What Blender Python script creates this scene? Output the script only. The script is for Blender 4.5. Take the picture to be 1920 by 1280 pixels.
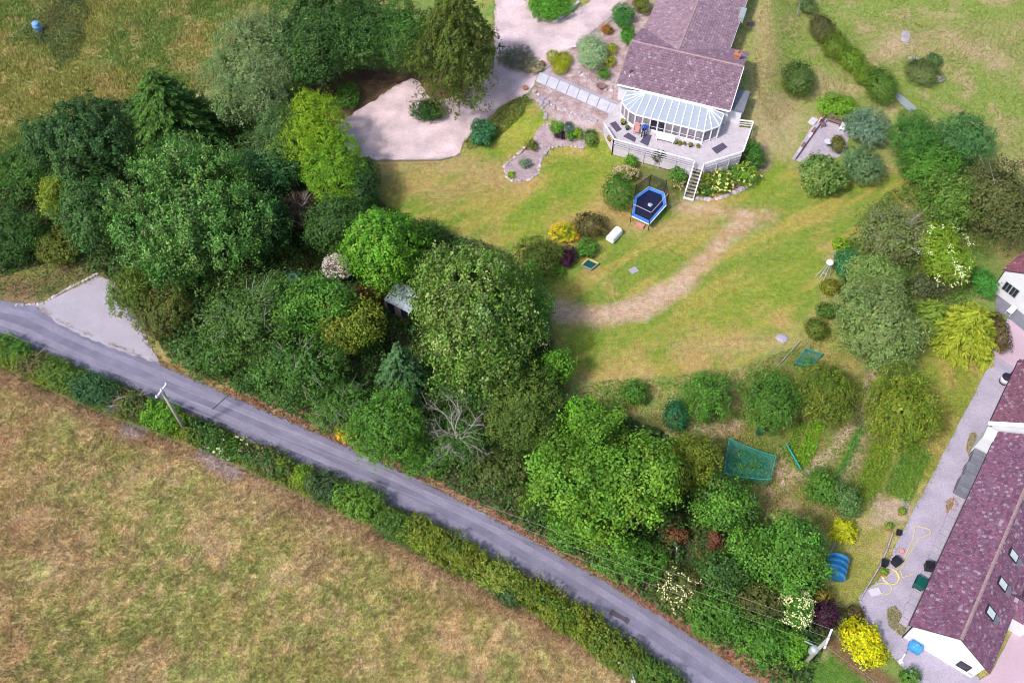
import bpy, math, random
import numpy as np
from mathutils import Vector
from mathutils.geometry import delaunay_2d_cdt

random.seed(7)
rng = np.random.default_rng(7)
scene = bpy.context.scene
for o in list(bpy.data.objects):
    bpy.data.objects.remove(o)

# ------------------------------------------------------------------ camera
FPX, CAMH, TH = 1750.0, 68.0, math.radians(56)
SN, CS = math.sin(TH), math.cos(TH)
cam_d = bpy.data.cameras.new('camera')
cam_d.sensor_width = 36.0
cam_d.lens = 36.0 * FPX / 1920.0
cam_d.clip_end = 6000
cam = bpy.data.objects.new('camera', cam_d)
scene.collection.objects.link(cam)
cam.location = (0, 0, CAMH)
cam.rotation_euler = (math.pi / 2 - TH, 0, 0)
scene.camera = cam

# ------------------------------------------------------------------ light
SUN_AZ = math.atan2(-0.80, -0.60)          # direction to the sun, measured from +Y towards +X
SUN_EL = math.radians(51)
world = bpy.data.worlds.new('World')
scene.world = world
world.use_nodes = True
wn = world.node_tree
sky = wn.nodes.new('ShaderNodeTexSky')
sky.sky_type = 'NISHITA'
sky.sun_disc = False
sky.sun_elevation = SUN_EL
sky.sun_rotation = SUN_AZ
sky.air_density = 1.0
sky.dust_density = 2.5
wn.links.new(sky.outputs[0], wn.nodes['Background'].inputs[0])
wn.nodes['Background'].inputs[1].default_value = 0.15
sun_d = bpy.data.lights.new('sun', 'SUN')
sun_d.energy = 2.6
sun_d.angle = math.radians(6.0)
sun_d.color = (1.0, 0.965, 0.93)
sun = bpy.data.objects.new('sun', sun_d)
scene.collection.objects.link(sun)
sv = Vector((math.sin(SUN_AZ) * math.cos(SUN_EL), math.cos(SUN_AZ) * math.cos(SUN_EL), math.sin(SUN_EL)))
sun.rotation_euler = sv.to_track_quat('Z', 'Y').to_euler()
sun.location = (-40, -20, 90)
scene.view_settings.view_transform = 'Standard'
scene.view_settings.look = 'None'
scene.view_settings.gamma = 1.0
scene.view_settings.use_curve_mapping = False
scene.view_settings.exposure = 0.5
scene.cycles.filter_width = 0.95

# ------------------------------------------------------------------ geometry helpers
def G(px, py, z=0.0):
    x = (px - 960) / FPX; y = (640 - py) / FPX
    d = SN - y * CS
    return np.array([(CAMH - z) * x / d, (CAMH - z) * (CS + y * SN) / d, z])

def sdf(poly, X, Y):
    """signed distance to a polygon (negative inside)"""
    poly = np.asarray(poly)[:, :2]
    X = np.asarray(X, float); Y = np.asarray(Y, float)
    best = np.full(X.shape, 1e18); inside = np.zeros(X.shape, bool)
    n = len(poly)
    for i in range(n):
        ax, ay = poly[i]; bx, by = poly[(i + 1) % n]
        ex, ey = bx - ax, by - ay
        t = np.clip(((X - ax) * ex + (Y - ay) * ey) / (ex * ex + ey * ey + 1e-12), 0, 1)
        d2 = (X - ax - t * ex) ** 2 + (Y - ay - t * ey) ** 2
        best = np.minimum(best, d2)
        if abs(ey) > 1e-12:
            c = ((ay > Y) != (by > Y)) & (X < ex * (Y - ay) / ey + ax)
            inside ^= c
    d = np.sqrt(best)
    return np.where(inside, -d, d)

def pdist(line, X, Y):
    line = np.asarray(line)[:, :2]
    X = np.asarray(X, float); Y = np.asarray(Y, float)
    best = np.full(X.shape, 1e18)
    for i in range(len(line) - 1):
        ax, ay = line[i]; bx, by = line[i + 1]
        ex, ey = bx - ax, by - ay
        t = np.clip(((X - ax) * ex + (Y - ay) * ey) / (ex * ex + ey * ey + 1e-12), 0, 1)
        best = np.minimum(best, (X - ax - t * ex) ** 2 + (Y - ay - t * ey) ** 2)
    return np.sqrt(best)

_tab = np.random.default_rng(3).random((256, 256))
def vnoise(X, Y):
    xi = np.floor(X).astype(int); yi = np.floor(Y).astype(int)
    fx = X - xi; fy = Y - yi
    fx = fx * fx * (3 - 2 * fx); fy = fy * fy * (3 - 2 * fy)
    a = _tab[xi % 256, yi % 256]; b = _tab[(xi + 1) % 256, yi % 256]
    c = _tab[xi % 256, (yi + 1) % 256]; d = _tab[(xi + 1) % 256, (yi + 1) % 256]
    return (a * (1 - fx) + b * fx) * (1 - fy) + (c * (1 - fx) + d * fx) * fy
def fbm(X, Y, sc=1.0, oct=4, off=0.0):
    v = 0; amp = 0.5; tot = 0
    for k in range(oct):
        v = v + amp * vnoise(X * sc * 2 ** k + off + 17.3 * k, Y * sc * 2 ** k + off * 1.7 + 5.1 * k)
        tot += amp; amp *= 0.55
    return v / tot

HILL = 1.3
HILLPOLY = [G(px, py, HILL)[:2] for px, py in
            [(1000, 205), (1140, 222), (1180, 228), (1390, 232), (1405, 215), (1420, 120), (1450, -140),
             (930, -140), (940, 60), (960, 150)]]
def Z(x, y):
    t = np.clip(1 - sdf(HILLPOLY, x, y) / 5.0, 0, 1)
    return HILL * t * t * (3 - 2 * t)
def gz(px, py, dz=0.0):
    """point on the terrain (plus dz) seen at photograph pixel px, py"""
    z = 0.0
    for _ in range(5):
        p = G(px, py, z + dz)
        z = float(Z(p[0], p[1]))
    return G(px, py, z + dz)
def gpoly(pts):
    return [gz(*p)[:2] for p in pts]

# ------------------------------------------------------------------ object helpers
COL = scene.collection
ORG = {}
def empty(name, loc, label, cat, group=None):
    o = bpy.data.objects.new(name, None)
    COL.objects.link(o)
    o.location = tuple(loc)
    o.empty_display_size = 0.3
    ORG[o.name] = np.array(loc, float)
    return tag(o, label, cat, group)
def tag(o, label=None, cat=None, group=None, kind=None):
    if label: o['label'] = label
    if cat: o['category'] = cat
    if group: o['group'] = group
    if kind: o['kind'] = kind
    return o
def link(name, me, parent=None, m=None):
    o = bpy.data.objects.new(name, me)
    COL.objects.link(o)
    if parent is not None:
        o.parent = parent
        ORG[o.name] = ORG[parent.name]
    if m is not None:
        me.materials.append(m)
    return o

class MB:
    def __init__(s):
        s.v = []; s.f = []; s.c = []
        s.col = (1, 1, 1)
    def add(s, vs, fs):
        b = len(s.v)
        s.v += [tuple(map(float, p)) for p in vs]
        s.c += [s.col] * len(vs)
        s.f += [tuple(b + i for i in f) for f in fs]
    def hexa(s, p):      # 8 points: bottom 4 (ccw), top 4
        s.add(p, [(3, 2, 1, 0), (4, 5, 6, 7), (0, 1, 5, 4), (1, 2, 6, 5), (2, 3, 7, 6), (3, 0, 4, 7)])
    def box(s, F, a0, a1, b0, b1, z0, z1):
        s.hexa([F(a0, b0, z0), F(a1, b0, z0), F(a1, b1, z0), F(a0, b1, z0),
                F(a0, b0, z1), F(a1, b0, z1), F(a1, b1, z1), F(a0, b1, z1)])
    def prism(s, poly, z0, z1):
        n = len(poly)
        vs = [(p[0], p[1], z0 if len(p) < 3 else p[2] + z0) for p in poly] + \
             [(p[0], p[1], z1 if len(p) < 3 else p[2] + z1) for p in poly]
        s.add(vs, [tuple(range(n - 1, -1, -1)), tuple(range(n, 2 * n))] +
              [(i, (i + 1) % n, n + (i + 1) % n, n + i) for i in range(n)])
    def bar(s, p, q, w, h=None, up=(0, 0, 1)):
        h = w if h is None else h
        p = np.array(p, float); q = np.array(q, float)
        d = q - p; d /= np.linalg.norm(d) + 1e-9
        r = np.cross(d, np.array(up, float))
        if np.linalg.norm(r) < 1e-4: r = np.array([1., 0, 0])
        r /= np.linalg.norm(r); uu = np.cross(r, d)
        k = [(-1, -1), (1, -1), (1, 1), (-1, 1)]
        vs = [p + r * a * w / 2 + uu * b * h / 2 for a, b in k] + [q + r * a * w / 2 + uu * b * h / 2 for a, b in k]
        s.add(vs, [(0, 1, 2, 3), (7, 6, 5, 4), (0, 4, 5, 1), (1, 5, 6, 2), (2, 6, 7, 3), (3, 7, 4, 0)])
    def tube(s, pts, rad, n=6):
        pts = [np.array(p, float) for p in pts]
        if np.isscalar(rad): rad = [rad] * len(pts)
        rings = []
        for i, p in enumerate(pts):
            d = pts[min(i + 1, len(pts) - 1)] - pts[max(i - 1, 0)]
            d /= np.linalg.norm(d) + 1e-9
            r = np.cross(d, (0.13, 0.31, 0.94) if abs(d[2]) < .9 else (1, 0.1, 0))
            r /= np.linalg.norm(r); u = np.cross(d, r)
            rings.append([p + rad[i] * (math.cos(2 * math.pi * k / n) * r + math.sin(2 * math.pi * k / n) * u) for k in range(n)])
        vs = [q for r in rings for q in r]
        fs = [(i * n + k, i * n + (k + 1) % n, (i + 1) * n + (k + 1) % n, (i + 1) * n + k) for i in range(len(pts) - 1) for k in range(n)]
        fs += [tuple(range(n - 1, -1, -1)), tuple(range((len(pts) - 1) * n, len(pts) * n))]
        s.add(vs, fs)
    def lathe(s, c, prof, n=14, axis='z', rot=0.0):
        """prof: (radius, height) pairs"""
        c = np.array(c, float)
        vs = []
        for r, h in prof:
            for k in range(n):
                a = 2 * math.pi * k / n
                if axis == 'z': vs.append(c + (r * math.cos(a), r * math.sin(a), h))
                else:
                    dx, dy = math.cos(rot), math.sin(rot)
                    vs.append(c + (h * dx - r * math.cos(a) * dy, h * dy + r * math.cos(a) * dx, r * math.sin(a)))
        fs = [(i * n + k, i * n + (k + 1) % n, (i + 1) * n + (k + 1) % n, (i + 1) * n + k) for i in range(len(prof) - 1) for k in range(n)]
        fs += [tuple(range(n - 1, -1, -1)), tuple(range((len(prof) - 1) * n, len(prof) * n))]
        s.add(vs, fs)
    def mesh(s, name, org=(0, 0, 0), smooth=False, usecol=False):
        me = bpy.data.meshes.new(name)
        v = np.array(s.v, float).reshape(-1, 3) - np.array(org)
        me.from_pydata(v.tolist(), [], s.f)
        if usecol:
            ca = me.color_attributes.new('Col', 'FLOAT_COLOR', 'POINT')
            ca.data.foreach_set('color', np.column_stack([np.array(s.c), np.ones(len(s.c))]).astype(np.float32).ravel())
        if smooth:
            me.polygons.foreach_set('use_smooth', [True] * len(me.polygons))
        me.update()
        return me
    def build(s, name, m, parent=None, smooth=False, usecol=False):
        org = ORG[parent.name] if parent is not None else np.zeros(3)
        return link(name, s.mesh(name, org, smooth, usecol), parent, m)
    def thing(s, name, m, label, cat, base=None, group=None, smooth=False, usecol=False):
        """a thing that is one mesh, its origin at its base"""
        v = np.array(s.v)
        base = np.array([v[:, 0].mean(), v[:, 1].mean(), v[:, 2].min()]) if base is None else np.array(base, float)
        o = link(name, s.mesh(name, base, smooth, usecol), None, m)
        o.location = tuple(base); ORG[o.name] = base
        return tag(o, label, cat, group)

def frame(o, ang=None, u=None):
    o = np.array(o, float)
    u = np.array([math.cos(ang), math.sin(ang)]) if u is None else np.array(u, float)[:2] / np.linalg.norm(np.array(u)[:2])
    v = np.array([-u[1], u[0]])
    def F(a, b, z):
        return np.array([o[0] + a * u[0] + b * v[0], o[1] + a * u[1] + b * v[1], z])
    return F

# ------------------------------------------------------------------ materials
def new_mat(name):
    m = bpy.data.materials.new(name); m.use_nodes = True
    nt = m.node_tree
    return m, nt, nt.nodes['Principled BSDF']
def N(nt, t, **kw):
    n = nt.nodes.new(t)
    for k, v in kw.items(): setattr(n, k, v)
    return n
def noise_val(nt, scale, lo, hi, detail=4, vec=None, f0=.3, f1=.7):
    n = N(nt, 'ShaderNodeTexNoise'); n.inputs['Scale'].default_value = scale; n.inputs['Detail'].default_value = detail
    if vec is not None: nt.links.new(vec, n.inputs['Vector'])
    r = N(nt, 'ShaderNodeMapRange')
    for i, v in zip((1, 2, 3, 4), (f0, f1, lo, hi)): r.inputs[i].default_value = v
    nt.links.new(n.outputs[0], r.inputs[0])
    return r.outputs[0]
def mat(name, col, rough=.8, var=.12, scale=3.0, bump=0.0, bscale=20, metal=0, attr=False, spec=.3, fine=0.0, fscale=30, trans=0.0, alpha=1.0, hue=0.0):
    m, nt, b = new_mat(name)
    pos = N(nt, 'ShaderNodeNewGeometry').outputs['Position']
    hs = N(nt, 'ShaderNodeHueSaturation')
    if attr:
        a = N(nt, 'ShaderNodeAttribute', attribute_name='Col'); nt.links.new(a.outputs['Color'], hs.inputs['Color'])
    else:
        hs.inputs['Color'].default_value = (*col, 1)
    val = noise_val(nt, scale, 1 - var, 1 + var, 5, pos)
    if fine:
        v2 = noise_val(nt, fscale, 1 - fine, 1 + fine, 3, pos)
        mu = N(nt, 'ShaderNodeMath', operation='MULTIPLY'); nt.links.new(val, mu.inputs[0]); nt.links.new(v2, mu.inputs[1]); val = mu.outputs[0]
    nt.links.new(val, hs.inputs['Value'])
    if hue:
        nt.links.new(noise_val(nt, scale * .6, .5 - hue, .5 + hue, 3, pos), hs.inputs['Hue'])
    nt.links.new(hs.outputs[0], b.inputs['Base Color'])
    b.inputs['Roughness'].default_value = rough
    b.inputs['Metallic'].default_value = metal
    b.inputs['Specular IOR Level'].default_value = spec
    b.inputs['Alpha'].default_value = alpha
    if trans: b.inputs['Transmission Weight'].default_value = trans
    if bump:
        n = N(nt, 'ShaderNodeTexNoise'); n.inputs['Scale'].default_value = bscale; n.inputs['Detail'].default_value = 6
        nt.links.new(pos, n.inputs['Vector'])
        bp = N(nt, 'ShaderNodeBump'); bp.inputs['Strength'].default_value = bump; bp.inputs['Distance'].default_value = .05
        nt.links.new(n.outputs[0], bp.inputs['Height']); nt.links.new(bp.outputs[0], b.inputs['Normal'])
    return m
def leaf_mat(name='leaf', tr=.22):
    m, nt, b = new_mat(name)
    a = N(nt, 'ShaderNodeAttribute', attribute_name='Col')
    nt.links.new(a.outputs['Color'], b.inputs['Base Color'])
    b.inputs['Roughness'].default_value = .55
    b.inputs['Specular IOR Level'].default_value = .25
    t = N(nt, 'ShaderNodeBsdfTranslucent')
    hs = N(nt, 'ShaderNodeHueSaturation'); hs.inputs['Value'].default_value = 1.3; hs.inputs['Hue'].default_value = .485
    nt.links.new(a.outputs['Color'], hs.inputs['Color']); nt.links.new(hs.outputs[0], t.inputs[0])
    mx = N(nt, 'ShaderNodeMixShader'); mx.inputs[0].default_value = tr
    nt.links.new(b.outputs[0], mx.inputs[1]); nt.links.new(t.outputs[0], mx.inputs[2])
    nt.links.new(mx.outputs[0], nt.nodes['Material Output'].inputs[0])
    return m
M = {}
M['leaf'] = leaf_mat()
M['bark'] = mat('bark', (.11, .085, .065), .9, .3, 8, bump=.6)
M['deadwood'] = mat('dead wood', (.34, .31, .28), .9, .25, 8, bump=.4)
M['road'] = mat('asphalt', (.175, .165, .232), .85, .20, .45, bump=.15, bscale=40, fine=.16, fscale=14)
M['concrete'] = mat('concrete apron', (.36, .325, .375), .85, .08, .6, bump=.12, bscale=30, fine=.1, fscale=12)
M['gravel'] = mat('pink gravel', (.58, .445, .455), .9, .24, .45, bump=.4, bscale=18, fine=.2, fscale=8, hue=.01)
M['gravel2'] = mat('lilac chippings', (.37, .325, .395), .9, .13, .6, bump=.3, bscale=22, fine=.16, fscale=10, hue=.01)
M['court'] = mat('courtyard gravel', (.50, .36, .42), .9, .07, .3, bump=.2, bscale=25, fine=.08, fscale=12)
M['slab'] = mat('paving slab', (.52, .50, .55), .8, .10, 1.5, bump=.1, fine=.08)
M['white'] = mat('white paint', (.80, .79, .80), .5, .04, 1.5)
M['render'] = mat('white render', (.66, .655, .69), .85, .07, .6, bump=.12, bscale=18, fine=.04, fscale=6)
M['tiles'] = mat('roof tiles', (1, 1, 1), .85, .12, 1.2, bump=.2, bscale=40, attr=True, fine=.12, fscale=25)
def add_lichen(m, col, scale, lo, hi, amt):
    nt = m.node_tree; b = nt.nodes['Principled BSDF']
    src = b.inputs['Base Color'].links[0].from_socket
    pos = N(nt, 'ShaderNodeNewGeometry').outputs['Position']
    f = noise_val(nt, scale, 0, amt, 6, pos, lo, hi)
    mx = N(nt, 'ShaderNodeMix', data_type='RGBA')
    nt.links.new(f, mx.inputs[0]); nt.links.new(src, mx.inputs[6]); mx.inputs[7].default_value = (*col, 1)
    nt.links.new(mx.outputs[2], b.inputs['Base Color'])
add_lichen(M['tiles'], (.40, .35, .40), 5.5, .58, .70, .6)
add_lichen(M['tiles'], (.07, .045, .06), 2.3, .56, .72, .45)
M['under'] = mat('roof underlay', (.10, .06, .07), .9, .1)
M['ridge'] = mat('ridge tile', (.33, .22, .225), .85, .2, 4, bump=.2)
M['gutter'] = mat('dark gutter', (.03, .028, .035), .5, .1)
M['polyc'] = mat('conservatory roof sheet', (.36, .40, .46), .35, .05, 2, spec=.5)
M['glass'] = mat('window glass', (.22, .19, .22), .12, .35, 1.6, spec=.6)
M['glassdark'] = mat('dark window glass', (.025, .02, .04), .1, .3, 2, spec=.6)
M['skyglass'] = mat('skylight glass', (.55, .62, .66), .15, .1, 3, spec=.6)
M['deck'] = mat('deck boards', (.47, .42, .45), .8, .10, 2, fine=.14, fscale=7)
M['decktrim'] = mat('deck trim', (.60, .55, .60), .7, .08, 2)
M['mat'] = mat('dark deck mat', (.085, .07, .115), .85, .12, 4, fine=.15)
M['wood'] = mat('grey wood', (.27, .24, .21), .85, .2, 5, bump=.3)
M['stone'] = mat('stone', (.36, .31, .32), .9, .3, 2.5, bump=.6, bscale=6, attr=False, fine=.2, fscale=9, hue=.02)
M['soil'] = mat('bed soil', (.26, .19, .20), .95, .2, 1.5, bump=.5, bscale=12, fine=.3, fscale=9)
M['slate'] = mat('grey slate roof', (.17, .17, .205), .8, .15, 2, bump=.3, fine=.2)
M['blue'] = mat('blue plastic', (.015, .15, .36), .4, .12, 4)
M['bluepad'] = mat('blue pad', (.07, .24, .72), .5, .12, 4)
M['paleblue'] = mat('pale blue plastic', (.07, .30, .72), .35, .08, 4)
M['ribblue'] = mat('highlight-painted blue rib', (.05, .26, .50), .4, .15, 4)  # lighter blue painted on the ribs, standing in for faint shading contrast
M['drumblue'] = mat('faded blue plastic', (.16, .32, .62), .5, .08, 4)
M['black'] = mat('black plastic', (.016, .016, .022), .45, .2, 4)
M['navy'] = mat('trampoline mat', (.010, .012, .045), .6, .2, 3)
M['greenbin'] = mat('green plastic', (.005, .075, .065), .4, .1, 4)
M['hose'] = mat('yellow hose', (.62, .52, .22), .5, .08, 4)
M['metal'] = mat('galvanised metal', (.42, .46, .46), .45, .1, 4, metal=.4)
M['brick'] = mat('dark brick', (.20, .12, .12), .9, .2, 5, bump=.3)
M['terracotta'] = mat('terracotta', (.42, .17, .10), .8, .15, 4)
M['skin'] = mat('skin', (.52, .30, .22), .6, .05)
M['bluecloth'] = mat('blue cloth', (.02, .075, .42), .85, .1)
M['darkcloth'] = mat('dark cloth', (.02, .02, .04), .9, .1)
M['hair'] = mat('hair', (.12, .075, .05), .7, .2)
M['pink'] = mat('pink cushion', (.58, .25, .23), .85, .1)
M['wire'] = mat('power line', (.30, .30, .28), .5, .05)
def net_mat(name, col, a):
    m, nt, b = new_mat(name)
    pos = N(nt, 'ShaderNodeNewGeometry').outputs['Position']
    b.inputs['Base Color'].default_value = (*col, 1); b.inputs['Roughness'].default_value = .8
    nt.links.new(noise_val(nt, 9, a - .18, a + .18, 4, pos), b.inputs['Alpha'])
    return m
M['net'] = net_mat('green net', (.012, .22, .17), .34)
M['nethem'] = net_mat('net hem', (.02, .32, .27), .85)
M['netdark'] = net_mat('black safety net', (.01, .01, .015), .62)
M['netthin'] = net_mat('thin safety net', (.03, .03, .04), .16)

# ------------------------------------------------------------------ ground
ROAD_TOP = [(-260, 478), (-120, 524), (0, 563), (62, 571), (105, 598), (180, 634), (297, 681), (440, 745), (640, 832), (800, 905), (960, 990), (1120, 1082), (1260, 1168), (1420, 1278), (1520, 1350), (1640, 1440)]
ROAD_BOT = [(-260, 522), (-120, 578), (0, 627), (100, 670), (240, 726), (360, 778), (520, 848), (640, 900), (760, 960), (880, 1022), (1000, 1092), (1100, 1156), (1200, 1222), (1290, 1285), (1380, 1350), (1500, 1440)]
FIELD = [(-400, 560), (0, 688), (100, 738), (250, 800), (400, 852), (560, 930), (700, 992), (880, 1088), (1000, 1152), (1100, 1212), (1180, 1275), (1260, 1400), (-400, 1600)]
WOOD = [(-150, 470), (-60, 330), (60, 270), (170, 190), (380, 190), (560, 170), (650, 290), (715, 380), (800, 430), (960, 480), (1005, 560), (1050, 690), (1060, 760),
        (1150, 775), (1230, 800), (1300, 850), (1340, 930), (1420, 965), (1490, 1000), (1540, 1085), (1555, 1180), (1520, 1290), (1440, 1280), (1280, 1172), (1120, 1075),
        (960, 980), (800, 893), (640, 820), (480, 750), (320, 680), (262, 590), (190, 520), (110, 490), (0, 520)]
HEDGESTRIP = [(-260, 525), (0, 632), (240, 731), (520, 853), (760, 966), (1000, 1098), (1200, 1228), (1290, 1292), (1180, 1275), (1000, 1150), (880, 1088), (700, 992), (400, 852), (100, 738), (0, 688), (-260, 600)]
LAWN = [(690, 300), (860, 300), (930, 250), (1000, 190), (1040, 240), (1130, 270), (1300, 350), (1440, 280), (1500, 330), (1700, 330), (1690, 400), (1620, 430), (1550, 480), (1540, 560), (1470, 640),
        (1380, 690), (1280, 700), (1120, 720), (1060, 700), (1010, 560), (960, 480), (800, 430), (720, 390)]

fine_x = np.arange(-64, 64.01, .27); fine_y = np.arange(12, 104.01, .27)
far = np.array([3, 8, 18, 40, 90, 200, 450, 1000.])
gx = np.concatenate([-64 - far[::-1], fine_x, 64 + far])
gy = np.concatenate([12 - far[::-1], fine_y, 104 + far])
XX, YY = np.meshgrid(gx, gy, indexing='ij')
X = XX.ravel(); Y = YY.ravel()
C = np.zeros((len(X), 3))
nA = fbm(X, Y, .12, 4, 1.0); nB = fbm(X, Y, .45, 4, 7.0); nC = fbm(X, Y, 1.3, 3, 3.0)
# streaks along the mowing direction of the lawn
ca, sa = math.cos(.55), math.sin(.55)
nS = fbm((X * ca + Y * sa) * .16, (-X * sa + Y * ca) * .9, 1.0, 4, 11.)
def mixc(c0, c1, t):
    return np.asarray(c0)[None, :] * (1 - t[:, None]) + np.asarray(c1)[None, :] * t[:, None]
def sst(a, b, t):
    t = np.clip((t - a) / (b - a), 0, 1); return t * t * (3 - 2 * t)
def paint(mask, col):
    global C
    mask = mask[:, None]
    C = C * (1 - mask) + col * mask
def pmask(pts, feather=1.0, namp=1.5, px=True):
    d = sdf(gpoly(pts) if px else pts, X, Y) + (nB - .5) * 2 * namp
    return np.clip(.5 - d / feather, 0, 1)
def smask(pts, w, feather=1.0, namp=1.0):
    d = pdist(gpoly(pts), X, Y) - w + (nB - .5) * 2 * namp
    return np.clip(.5 - d / feather, 0, 1)
olive = (.27, .265, .08); tan = (.33, .235, .115); rust = (.29, .165, .075); green = (.13, .20, .035); straw = (.36, .29, .13)
# default: rough meadow
C[:] = mixc(olive, (.17, .23, .06), sst(.38, .58, nA))
C = C * 1.0
t = sst(.48, .66, nB)
C = C * (1 - .55 * t[:, None]) + np.array((.42, .32, .145)) * .55 * t[:, None]
# right hand meadow, paler
t = sst(.4, .62, nA) * .8
mead = mixc((.245, .26, .085), (.20, .27, .06), t); t = sst(.5, .66, nB)[:, None]
mead = mead * (1 - .7 * t) + np.array((.37, .295, .155)) * .7 * t
paint(pmask([(1400, -300), (2600, -300), (2400, 700), (1900, 460), (1700, 320), (1480, 300), (1400, 150)], 2), mead)
# lawn
lw = mixc((.19, .25, .042), (.325, .285, .07), sst(.43, .63, nS))
t = sst(.47, .63, nA * .5 + nB * .5)[:, None]
lw = lw * (1 - .8 * t) + np.array((.42, .285, .115)) * .8 * t
paint(pmask(LAWN, .8, .6), lw)
g2 = mixc((.17, .26, .03), (.24, .28, .04), sst(.4, .6, nB))
paint(pmask([(1040, 290), (1130, 275), (1150, 330), (1120, 385), (1000, 440), (900, 470), (960, 400), (1030, 340)], 1.5, .8) * .7, g2)
paint(pmask([(990, 200), (1020, 215), (1010, 250), (960, 290), (890, 320), (930, 260)], 1.2, .6) * .8, g2)
paint(pmask([(1390, 330), (1470, 310), (1450, 360), (1400, 380)], 1.2, .6) * .8, g2)
paint(pmask([(1060, 615), (1250, 600), (1400, 520), (1540, 470), (1480, 590), (1300, 660), (1100, 700)], 2.5, 1.2) * .45, g2)
# dry and bare patches of the lawn
paint(smask([(700, 330), (740, 310), (860, 310), (960, 330)], 1.3, 2.0, 1.0) * .8, mixc((.40, .27, .13), straw, nC))
paint(smask([(760, 345), (840, 360), (960, 335)], 1.4, 2.2, 1.2) * .7, mixc((.40, .25, .10), straw, nC))
pale = mixc((.50, .35, .25), (.42, .275, .155), sst(.4, .65, nC))
paint(smask([(1040, 585), (1120, 590), (1200, 580), (1270, 540), (1320, 490), (1360, 445), (1400, 415)], .95, 1.2, .7) * .92, pale)
paint(smask([(1120, 590), (1200, 580), (1270, 540)], .8, 1.0, .6) * .7, mixc((.52, .38, .28), pale[0], nC * .5))
paint(smask([(1280, 385), (1380, 400), (1440, 405)], .9, 1.2, .8) * .75, pale)
paint(smask([(1160, 425), (1270, 430), (1330, 420)], .8, 1.4, .8) * .6, mixc((.42, .27, .12), straw, nC))
paint(smask([(1430, 250), (1420, 180), (1440, 90), (1430, 0)], 1.0, 1.5, .7) * .7, mixc((.42, .31, .16), straw, nC))
paint(smask([(1450, 270), (1470, 200)], 1.6, 2, .9) * .7, mixc((.45, .33, .2), straw, nC))
paint(smask([(1690, 75), (1660, 100)], 1.5, 2.0, 1.0) * .7, mixc((.48, .34, .26), straw, nC))
paint(smask([(1840, 90), (1880, 120), (1780, 70)], 1.2, 2.0, 1.0) * .6, mixc((.48, .34, .26), straw, nC))
paint(smask([(1390, 640), (1470, 640), (1280, 655)], .8, 1.6, .8) * .6, mixc((.42, .29, .15), straw, nC))
# lower field
fd = mixc((.285, .255, .09), (.37, .275, .145), sst(.38, .64, nA * .4 + nB * .6))
t = sst(.50, .64, fbm(X, Y, .3, 4, 21.))[:, None]
fd = fd * (1 - .8 * t) + np.array((.26, .265, .085)) * .75 * t
t = sst(.55, .68, nC)[:, None]
fd = fd * (1 - .5 * t) + np.array((.46, .34, .20)) * .5 * t
nD = fbm(X, Y, 2.4, 2, 41.)
fd = fd * (1.12 + .9 * (nD - .5))[:, None] * (1 + np.outer(nC - .5, (.15, 0, -.1)))
rl_ = np.clip(.9 - pdist(gpoly([(-60, 690), (10, 800), (20, 960), (-60, 1150)]), X, Y) / 5.0 + (nB - .5), 0, 1)[:, None] * .6
fd = fd * (1 - rl_) + np.array((.40, .255, .145)) * rl_
fmask = pmask(FIELD, .6, .5)
paint(fmask, fd)
paint(smask([(0, 700), (100, 748), (250, 810), (400, 862), (560, 940), (700, 1000), (880, 1096), (1000, 1160), (1100, 1222)], .9, 1.4, .7) * .8, mixc((.36, .235, .16), (.27, .16, .085), nC))
paint(smask([(385, 845), (440, 885)], .7, .8, .5) * .8, mixc((.42, .34, .35), (.36, .28, .27), nC))
paint(smask([(245, 802), (262, 806)], .6, .6, .3) * .8, mixc((.42, .34, .35), (.36, .28, .27), nC))
# wood floor and hedge strip
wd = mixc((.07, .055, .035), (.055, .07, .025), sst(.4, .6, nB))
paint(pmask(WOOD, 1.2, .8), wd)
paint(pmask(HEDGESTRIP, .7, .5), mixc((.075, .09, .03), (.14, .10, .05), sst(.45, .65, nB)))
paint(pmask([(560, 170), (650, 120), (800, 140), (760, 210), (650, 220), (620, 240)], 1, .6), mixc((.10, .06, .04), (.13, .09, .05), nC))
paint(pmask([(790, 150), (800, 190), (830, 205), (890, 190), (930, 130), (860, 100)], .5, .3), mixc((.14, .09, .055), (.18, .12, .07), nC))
# dry verge beside the road
vg = mixc((.34, .22, .13), (.30, .15, .11), sst(.4, .6, nC))
paint(smask([(297, 676), (440, 740), (560, 790), (640, 826), (800, 899), (960, 984), (1120, 1076), (1260, 1162), (1440, 1278)], .45, .6, .35), vg)
paint(smask([(300, 670), (380, 705), (420, 725)], .7, .8, .4) * .7, mixc((.33, .27, .09), (.38, .25, .12), nC))
paint(smask([(510, 765), (560, 785), (650, 805)], .9, .8, .4) * .8, mixc((.26, .18, .11), (.32, .2, .13), nC))
paint(smask([(1300, 1175), (1420, 1260)], .7, .8, .4) * .8, vg)
paint(smask([(-60, 540), (0, 545), (70, 548), (110, 525), (170, 505)], 1.5, 1.2, .7), mixc((.24, .16, .10), (.16, .15, .06), sst(.4, .6, nB)))
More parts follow.
